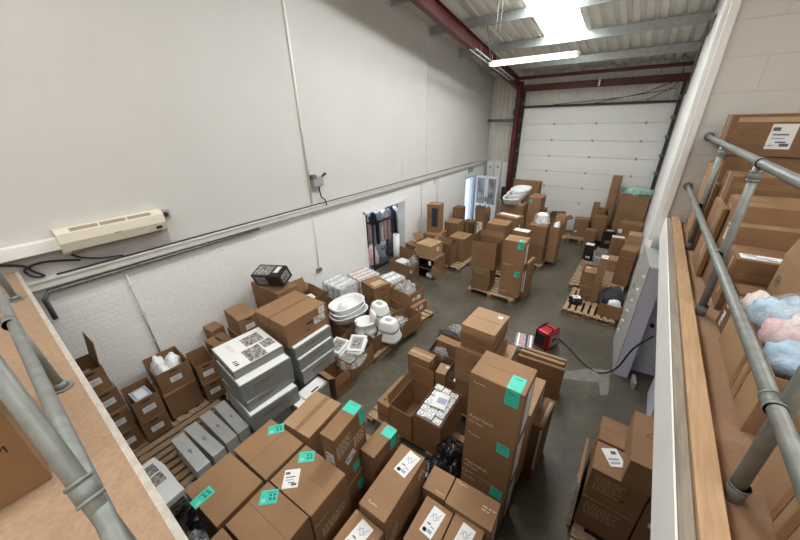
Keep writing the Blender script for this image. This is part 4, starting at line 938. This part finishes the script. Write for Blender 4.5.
for i, (dx, dy) in enumerate(((-.14,-.1),(.06,.08),(.12,-.12),(-.1,.14))):
    m = MB(); m.blob((-3.78+dx,5.24+dy,.56),(.26,.22,.22),'film',25+i,.35,2.6); tag(m.build('bubble_wrap_roll'), 'bubble-wrapped item in the upper carton near the doorway', 'wrapped item', 'bubble-wrapped items in the upper carton')

# ------------------------------------------------------------------ past the doorway
open_carton('low open carton with clear bag inside, in front of the garment room doorway', -5.10,7.05,0,.92,.50,.36,-4,'k',{'back':-4},[('plain','front',.42,.05,.07,.1)],ff=.8)
m = MB(); m.blob((-4.85,7.05,.1),(.36,.36,.46),'film',33,.3,2.6); tag(m.build('plastic_bag'), 'clear grey plastic bag standing in the low open carton by the doorway', 'bag')
m = MB(); m.box((0,0,.12),(.34,.3,.24),'paper',bev=.01); tag(m.build('white_packet', loc=(-5.2,7.02,.12), rotz=R(-8)), 'white packet in the low open carton by the doorway', 'packet')
carton('brown carton standing behind the low open carton with green print', -5.07,7.55,0,.62,.3,.74,-6,'k3',None,[('green','front',-.3,.2,.08,.2),('plain','front',.2,.3,.1,.12)],None)
open_carton('carton with a curled lid behind the low open carton', -4.93,7.93,0,.56,.42,.74,-4,'kd',{'front':75,'left':30},fm='k2')
def cubby(label, x, y, z, L, W, H, yaw):
    m = MB(); t = .008
    m.bb((-L/2,-W/2,0),(L/2,W/2,t),'k3'); m.bb((-L/2,-W/2,H-t),(L/2,W/2,H),'k3'); m.bb((-L/2,-W/2,t),(-L/2+t,W/2,H-t),'k3'); m.bb((L/2-t,-W/2,t),(L/2,W/2,H-t),'k3'); m.bb((-L/2+t,W/2-t,t),(L/2-t,W/2,H-t),'black')
    m.bb((-L/2+t,-W/2+.02,t),(-L/2+2*t,W/2-t,H-t),'black'); m.bb((L/2-2*t,-W/2+.02,t),(L/2-t,W/2-t,H-t),'black'); m.bb((-L/2+t,-W/2+.02,t),(L/2-t,W/2-t,2*t),'black'); m.bb((-L/2+t,-W/2+.02,H-2*t),(L/2-t,W/2-t,H-t),'black')
    return tag(m.build('open_fronted_box', loc=(x,y,z), rotz=R(yaw)), label, 'box', 'black lined boxes open at the front')
o = cubby('lower black-lined box open at the front, past the doorway', -4.36,7.30,0,.52,.62,.31,0)
m = MB(); m.box((.05,-.1,.08),(.2,.2,.12),'silver_w',bev=.02); tag(m.build('white_packet', loc=(-4.34,7.24,.01)), 'grey packet inside the lower black-lined box', 'packet')
o = cubby('upper black-lined box open at the front with its side flap out', -4.36,7.30,.312,.52,.62,.31,0)
f = MB(); f.box((.40,-.42,.02),(.34,.006,.36),'kl',rot=Matrix.Rotation(R(20),3,'Y') @ Matrix.Rotation(R(12),3,'X')); f.build('flap', o)
f = MB(); f.box((.12,-.312,.2),(.08,.004,.12),'paper'); tag(f.build('shipping_label', o), 'white label')
carton('pale tan carton on top of the black-lined boxes', -4.48,7.34,.626,.53,.56,.36,-5,'kl','x',[('plain','right',.1,.05,.1,.12)],None,True,tm='tape_pale')
open_carton('tall open carton beside the black-lined boxes with flaps folded back', -4.27,8.09,.146,.46,.44,.66,-2,'k3',{'front':-20,'left':60},[])
carton('pale-topped long carton behind the open carton past the doorway', -4.12,8.62,.146,.52,.60,.74,-1,'k2','y',[('slot','top',.2,-.1,.1,.03)],None)
carton('flat tan carton under the tall windowed carton by the brick wall', -5.0,8.55,.0,.55,.60,.86,6,'k2','x',[],None)
carton('tall upright carton with dark blue panel by the brick wall', -5.08,8.66,.862,.42,.40,.88,11,'k',None,[('panel','front',.12,.05,.19,.60),('dark','right',0,.1,.06,.06),('tapep','top',0,0,.3,.1)],None)
carton('brown carton further along the brick wall with pale top', -4.74,9.35,.146,.46,.53,.92,2.6,'k','x',[],None)
carton('tall narrow carton with green tape at the brick wall near the glazed door', -5.27,10.75,.0,.34,.40,1.16,3,'k3','x',[('tealp','front',.2,-.1,.1,.14),('tealp','right',-.2,-.05,.08,.14)],None)
carton('dark brown carton standing right of the green-taped carton', -4.86,10.85,0,.42,.42,.66,0,'kd','y',[('tapep','front',0,0,.03,.6)],None)
carton('brown carton in front of the green-taped carton', -5.15,10.05,.146,.45,.45,.56,4,'k','x',[],None)
open_carton('tall carton with open top and long white label before the glazed door', -4.15,10.30,.146,.36,.62,1.10,7,'k3',{'left':5,'right':-25,'front':8},[('ship','front',.0,.05,.18,.42)])

# ------------------------------------------------------------------ middle of the floor
carton('brown carton with green boxed print under a larger carton, middle pallet', -2.74,7.22,.146,.46,.50,.60,2,'k3','x',[('green','front',-.05,.38,.28,.11)],None)
open_carton('large plain carton stacked on the green-printed carton', -2.74,7.28,.75,.60,.55,.68,4.5,'k',{'back':10,'left':-12},ff=.25)
for k in range(2):
    carton(['lower tall carton with teal label beside the green-printed stack','upper tall carton with teal label beside the green-printed stack'][k], -2.03,7.28,.146+.722*k,.49,.42,.72,4.5-k,'k2','x',[('teal','front',.28,.36,.12,.15),('lines','front',-.22,-.33,.2,.05),('white','right',.05,.0,.16,.5)]+([('teal','top',.28,-.3,.12,.14)] if k else []),'tall cartons with teal labels on the middle pallet')
carton('narrow carton leaning against the right side of the middle pallet cartons', -1.735,7.58,0,.07,.48,1.0,-4,'k',None,[('white','front',0,.0,.03,.6)],None)
carton('slim white-topped carton behind the teal-labelled middle cartons', -2.21,8.23,.146,.41,.25,1.35,-3,'k',None,[('white','top',0,0,.38,.22)],None)
carton('square tan-topped carton behind the middle pallet', -2.96,8.62,.146,.55,.55,1.35,4,'k','x',[('lines','front',-.2,.1,.1,.1)],None)
carton('long brown carton with white top strip behind the square tan-topped carton', -2.95,9.40,.146,.70,.42,1.36,-12,'k',None,[('white','top',-.05,.1,.6,.14),('ship','right',0,.3,.06,.12)],None)
carton('lower square carton on the second middle pallet', -2.12,9.72,.146,.48,.60,.58,2,'k3','x',[('plain','right',.1,.3,.1,.08)],None)
carton('upper square carton on the second middle pallet carrying a wrapped white item', -2.12,9.72,.728,.48,.60,.58,2,'k','x',[],None)
o = thing('wrapped_white_item', 'white item in clear wrap standing on the upper square carton', 'wrapped item', (-2.10,9.74,1.31), 10)
b = MB(); b.oval([(.20,.2,0),(.18,.18,.06),(.14,.14,.2),(.17,.16,.26),(.10,.1,.30)],'plastic_white',24,2.6); b.build('seat', o)
b = MB(); b.blob((0,0,0),(.46,.46,.28),'film',41,.35,2.2); b.build('plastic_wrap', o)
open_carton('narrow open carton with white packing right of the second middle pallet', -1.72,10.05,.146,.26,.60,1.10,0,'k2',{'right':20,'back':10})
m = MB(); m.blob((-1.72,10.05,1.06),(.2,.42,.26),'silver_w',43,.3); tag(m.build('packing_paper'), 'white packing sticking out of the narrow open carton', 'packing')
carton('tall broad carton under the far baby baths', -3.33,11.0,.146,.74,.70,1.36,2,'k','x',[('slot','right',0,.3,.1,.02),('ship','right',-.1,-.05,.18,.4)],None)
carton('brown carton beside the far baby bath carton', -2.75,11.55,.146,.4,.7,1.55,2,'k2','x',[('tealp','front',-.35,.42,.1,.1)],None)
for k in range(3): bath(['lowest baby bath of the far stack','middle baby bath of the far stack','top baby bath of the far stack'][k], -3.40+.05*k,11.0+.22*k,1.51+.10*k,.31,.60,4,'white baby baths stacked on the far carton',seat=k==2)
m = MB(); m.blob((-3.36,10.72,1.5),(.6,.3,.2),'film',45,.2,2.2); tag(m.build('plastic_wrap'), 'clear wrap around the front end of the far baby baths', 'wrap')
carton('very tall wide carton in front of the roller door, behind far baby baths', -3.48,12.75,0,.97,.36,1.95,0,'k','y',[('dark','front',.3,.2,.1,.2)],None)
carton('brown carton against the roller door beside the tall wide carton', -2.95,13.3,0,.36,.36,.86,4,'k3','x',[],None)
open_carton('torn carton with sloping flaps on the pallet by the roller door', -2.18,12.72,.146,.50,.50,.56,24,'k',{'right':70,'left':20,'back':-20},[('plain','front',.2,-.1,.1,.12)])
m = MB(); m.prism([(-.24,0,0),(.24,0,0),(.02,0,.5)],(0,.03,0),'k2'); tag(m.build('cardboard_sheet', loc=(-2.02,12.55,.146), rotz=R(15)), 'triangular torn cardboard sheet leaning on the torn carton', 'cardboard')
carton('square carton with tapering look on the pallet by the roller door', -1.42,12.90,.146,.46,.44,.62,6,'k','x',[('plain','front',-.3,-.2,.08,.06)],None,True,tm='tape_pale')

# ------------------------------------------------------------------ right far corner
carton('tallest narrow carton in the right corner by the roller door', -.70,13.25,.146,.26,.24,2.12,-4,'k2',None,[('slot','front',0,-.02,.25,.008),('dark','right',0,.3,.08,.1)],None)
carton('narrow tall carton, shorter, left of the tallest one by the roller door', -1.12,13.28,0,.20,.22,1.30,3,'k2',None,[],None)
carton('brown carton between the two narrow tall cartons', -.89,12.98,.146,.26,.24,1.05,0,'k3',None,[],None)
carton('squat carton in front of the narrow tall cartons', -.84,12.68,.146,.40,.30,.85,0,'k','x',[('plain','right',.1,.2,.08,.08)],None)
carton('small upright carton at the left foot of the corner cartons', -1.0,12.18,0,.32,.26,.62,2,'k',None,[],None)
carton('huge square carton with a centre seam in the right corner', -.06,13.0,.146,.80,.36,1.60,-3,'k2',None,[('slot','front',0,.08,.79,.008)],None)
m = MB(); m.blob((-.02,13.0,1.752),(.74,.3,.26),'green_wrap',51,.3,2.4); tag(m.build('plastic_wrap'), 'pale green bubble wrap on top of the huge square carton', 'wrap')
carton('wide carton with small white label in front of the huge square carton', .06,11.75,.146,.56,.42,1.0,-6,'k','x',[('plain','front',-.42,.25,.1,.12),('slot','front',.2,-.2,.1,.03)],None)
o = carton('black carton with torn white top by the corner cartons', -.46,12.02,.146,.36,.32,.58,4,'black',None,[('white','top',0,0,.2,.1),('lines','front',0,-.1,.15,.1)],None,name='black_box')
o = carton('black box with white lid and printed front beside the bare pallet', -.83,10.95,0,.24,.24,.52,-6,'black',None,[('white','top',0,0,.22,.22),('plain','front',.1,-.25,.12,.06)],None,name='black_box')
carton('brown carton with white top sheet amid the right far cartons', -.17,10.72,.146,.30,.32,.80,6,'k',None,[('white','top',.0,.1,.3,.16),('dark','front',.2,.1,.1,.1)],None)
carton('small tan carton beside the white-topped one', .13,10.75,.146,.26,.3,.74,0,'kl',None,[('plain','top',0,0,.1,.06)],None)
carton('yellowish carton touching the right wall', .20,10.15,.146,.30,.36,1.14,-4,'kl','x',[],None)
o = thing('plastic_tray', 'grey plastic tray on the floor pallet amid the right far cartons', 'tray', (-.45,10.65,.15), 10)
b = MB(); b.bb((-.2,-.35,0),(.2,.35,.02),'plastic_grey'); b.bb((-.2,-.35,.02),(-.18,.35,.2),'plastic_grey'); b.bb((.18,-.35,.02),(.2,.35,.2),'plastic_grey'); b.bb((-.18,-.35,.02),(.18,-.33,.2),'plastic_grey'); b.bb((-.18,.33,.02),(.18,.35,.2),'plastic_grey'); b.build('tray_body', o)
carton('flat tan carton lying beside the grey plastic tray', -.12,10.2,.146,.30,.42,.34,0,'kl','x',[],None)
carton('tall dark brown carton beside the slotted cabinet', .17,9.45,.146,.34,.50,.96,-7,'k3','x',[('tape','front',0,.3,.33,.04)],None)
carton('slim upright carton with a white label on its top', -.27,8.02,.146,.15,.27,1.12,0,'k2',None,[('ship','top',0,.2,.13,.12),('plain','top',0,-.25,.12,.08)],None)
carton('strapped carton with pale tan top on the pallet nearest the heater', -.48,8.10,.146,.25,.38,.72,5,'k',None,[('tapep','front',0,.0,.25,.015),('tapep','front',0,-.3,.25,.015),('slot','right',.1,.0,.06,.14),('plain','top',-.2,.25,.08,.04)],None)
open_carton('open carton with leaning side behind the strapped carton', -.52,8.72,.146,.32,.44,.52,0,'k2',{'left':35,'right':20})
oc = open_carton('open carton holding black bags beside the slotted cabinet', .10,7.62,.146,.42,.50,.30,-3,'k',{})
for nm, lb, x, y, z, d, mm, sd in (('black_bag','black plastic bag bulging from the open carton beside the cabinet',.07,7.82,.2,(.46,.66,.46),'dark_cloth',53),('white_bag','white plastic bag on the front of the open carton beside the cabinet',.14,7.52,.34,(.26,.2,.18),'silver_w',54)):
    m = MB(); m.blob((x,y,z),d,mm,sd,.3); tag(m.build(nm), lb, 'bag')
o = thing('wrapped_packet', 'white and black wrapped packet lying on the bare pallet boards by the heater', 'packet', (-.60,7.66,.147), 20)
b = MB(); b.blob((0,0,0),(.3,.26,.16),'black_bag',55,.3); b.build('bag', o)
b = MB(); b.box((.0,.0,.15),(.17,.14,.02),'paper',bev=.004); b.build('label_card', o)

# ------------------------------------------------------------------ cartons on the mezzanine
MZ = 2.622
gm = 'cartons stacked on the right wing of the mezzanine'
carton('top carton with white label and dark diamond print, highest on the right wing', 1.07,5.90,3.70,.78,.60,.44,-2,'k3','x',[('ship','front',.08,-.02,.2,.26),('leaf','front',-.20,.06,.24,.12),('dark','front',-.2,-.3,.3,.09),('tapep','front',-.1,.38,.5,.05)],gm,True)
carton('brown carton under the highest carton at the end wall', 1.13,5.93,MZ,.78,.62,1.074,0,'k3','x',[],gm)
carton('carton with dark print and tape seam, second row on the right wing', 1.12,4.98,MZ,.76,.44,.96,1,'k3','x',[('dark','front',.2,.15,.26,.11),('tape','front',0,.40,.7,.06),('tapep','front',-.1,.30,.5,.025),('tapep','left',0,.1,.06,.8),('tapep','front',-.3,.0,.05,.7)],gm,True)
carton('carton with crumpled front, third row on the right wing', 1.09,4.22,MZ,.70,.50,.82,2,'k','x',[('dark','front',-.05,-.12,.26,.08),('ship','left',.3,.18,.12,.16),('tapep','front',-.1,.30,.6,.035),('tapep','front',.35,-.1,.06,.5),('tapep','left',-.2,0,.05,.7),('plain','left',-.2,-.2,.1,.14)],gm,False)
carton('low carton with a large white label on its upper face behind the post', 1.05,3.74,MZ,.56,.42,.48,0,'k3','x',[('ship','top',-.20,-.25,.28,.12),('tapep','left',.2,.1,.06,.35),('tape','front',0,.2,.5,.05),('tapep','top',.25,.2,.2,.03)],gm)
carton('slim carton standing on edge with white label strips behind the railing', .85,3.20,MZ,.17,.20,.36,3,'kd',None,[('ship','left',0,.2,.05,.12),('ship','left',0,-.25,.05,.12)],gm)
for i, (x, y, h, tl, mm, lb) in enumerate(((.705,6.1,.92,-8,'kl','flat carton with shiny tape leaning at the end wall behind the railing'),(.705,5.45,.80,-6,'k','flat carton on edge behind the furthest railing post'),(.705,4.55,.72,-5,'k2','flat carton with a red sticker behind the railing post'))):
    o = carton(lb, x, y, MZ, .04,.60,h,0,mm,None,[('tapep','left',.2,.1,.06,h*.7),('red','left',.1,.25,.06,.05)] if i == 2 else [('tapep','left',-.2,0,.08,h*.8)], 'flat cartons standing behind the right railing', name='flat_carton')
open_carton('round-shouldered open carton behind the clothes bag', 1.20,3.26,MZ,.44,.36,.60,0,'kl',{'left':-12,'front':-8},[('circle','left',-.2,.2,.08,.08)])
open_carton('large open carton with round mark holding the bag of clothes', 1.05,2.52,MZ,.60,.96,.38,0,'kl',{},[('circle','left',-.38,.25,.06,.08),('tape','left',.1,.0,.06,.36),('tape','left',.22,.0,.04,.36)])
gcl = 'folded soft baby clothes in the clear bag'
rc = random.Random(12)
cols = [('cloth_blue','pale blue'),('cloth_grey_blue','grey blue'),('cloth_pink','pink'),('cloth_cream','cream')]
for k in range(14):
    c, cn = cols[[0,1,2,0,2,0,1,3,0,2,0,1,3,0][k]]
    x = .84+.135*(k % 4)+rc.uniform(-.02,.02); y = 2.25+.2*(k//4)+rc.uniform(-.02,.02)
    m = MB(); m.blob((x,y,2.95+.025*(k % 3)),(.19,.22,.15),c,70+k,.28,2.2)
    tag(m.build('baby_garment', jitter=.003), cn+' rolled baby garment in the clear bag on the right wing', 'garment', 'folded %s baby garments in the clear bag' % cn)
m = MB(); m.blob((1.04,2.50,2.90),(.58,.92,.36),'film',61,.15,2.4); tag(m.build('plastic_bag'), 'clear bag around the folded baby clothes on the right wing', 'bag')
carton('big tan carton with double tape stripes nearest the camera on the right wing', 1.10,1.48,MZ,.64,.94,.46,0,'kl','y',[('tape','left',.05,0,.05,.44),('tape','left',-.06,0,.04,.44),('tape','left',-.36,0,.03,.44)],gm,True)
o = carton('brown carton printed with a letter behind the front left railing', -2.28,-.53,2.702,.74,.58,.52,0,'k','x',[('words','right',.345,-.02,.055,'M','black')],None)
# ------------------------------------------------------------------ world, camera
w = bpy.data.worlds.new('World'); bpy.context.scene.world = w; w.use_nodes = True
w.node_tree.nodes['Background'].inputs[0].default_value = (.55,.62,.7,1); w.node_tree.nodes['Background'].inputs[1].default_value = .3
cd = bpy.data.cameras.new('Camera'); cam = bpy.data.objects.new('Camera', cd); C.objects.link(cam)
cd.sensor_width = 36; cd.lens = 319.12/800*36; cd.clip_start = .02
yaw, pit, rol = -.64773472, .44402282, -.02670092
f = Vector((math.sin(yaw)*math.cos(pit), math.cos(yaw)*math.cos(pit), -math.sin(pit)))
r = Vector((math.cos(yaw), -math.sin(yaw), 0)); u = r.cross(f)
r2 = r*math.cos(rol)+u*math.sin(rol); u2 = u*math.cos(rol)-r*math.sin(rol)
M = Matrix((r2, u2, -f)).transposed().to_4x4(); M.translation = (0,0,4.2); cam.matrix_world = M
sc = bpy.context.scene; sc.camera = cam
sc.view_settings.view_transform = 'Standard'; sc.view_settings.look = 'None'; sc.view_settings.gamma = 1
sc.view_settings.exposure = .92
sc.cycles.use_denoising = True
sc.cycles.transparent_max_bounces = 12
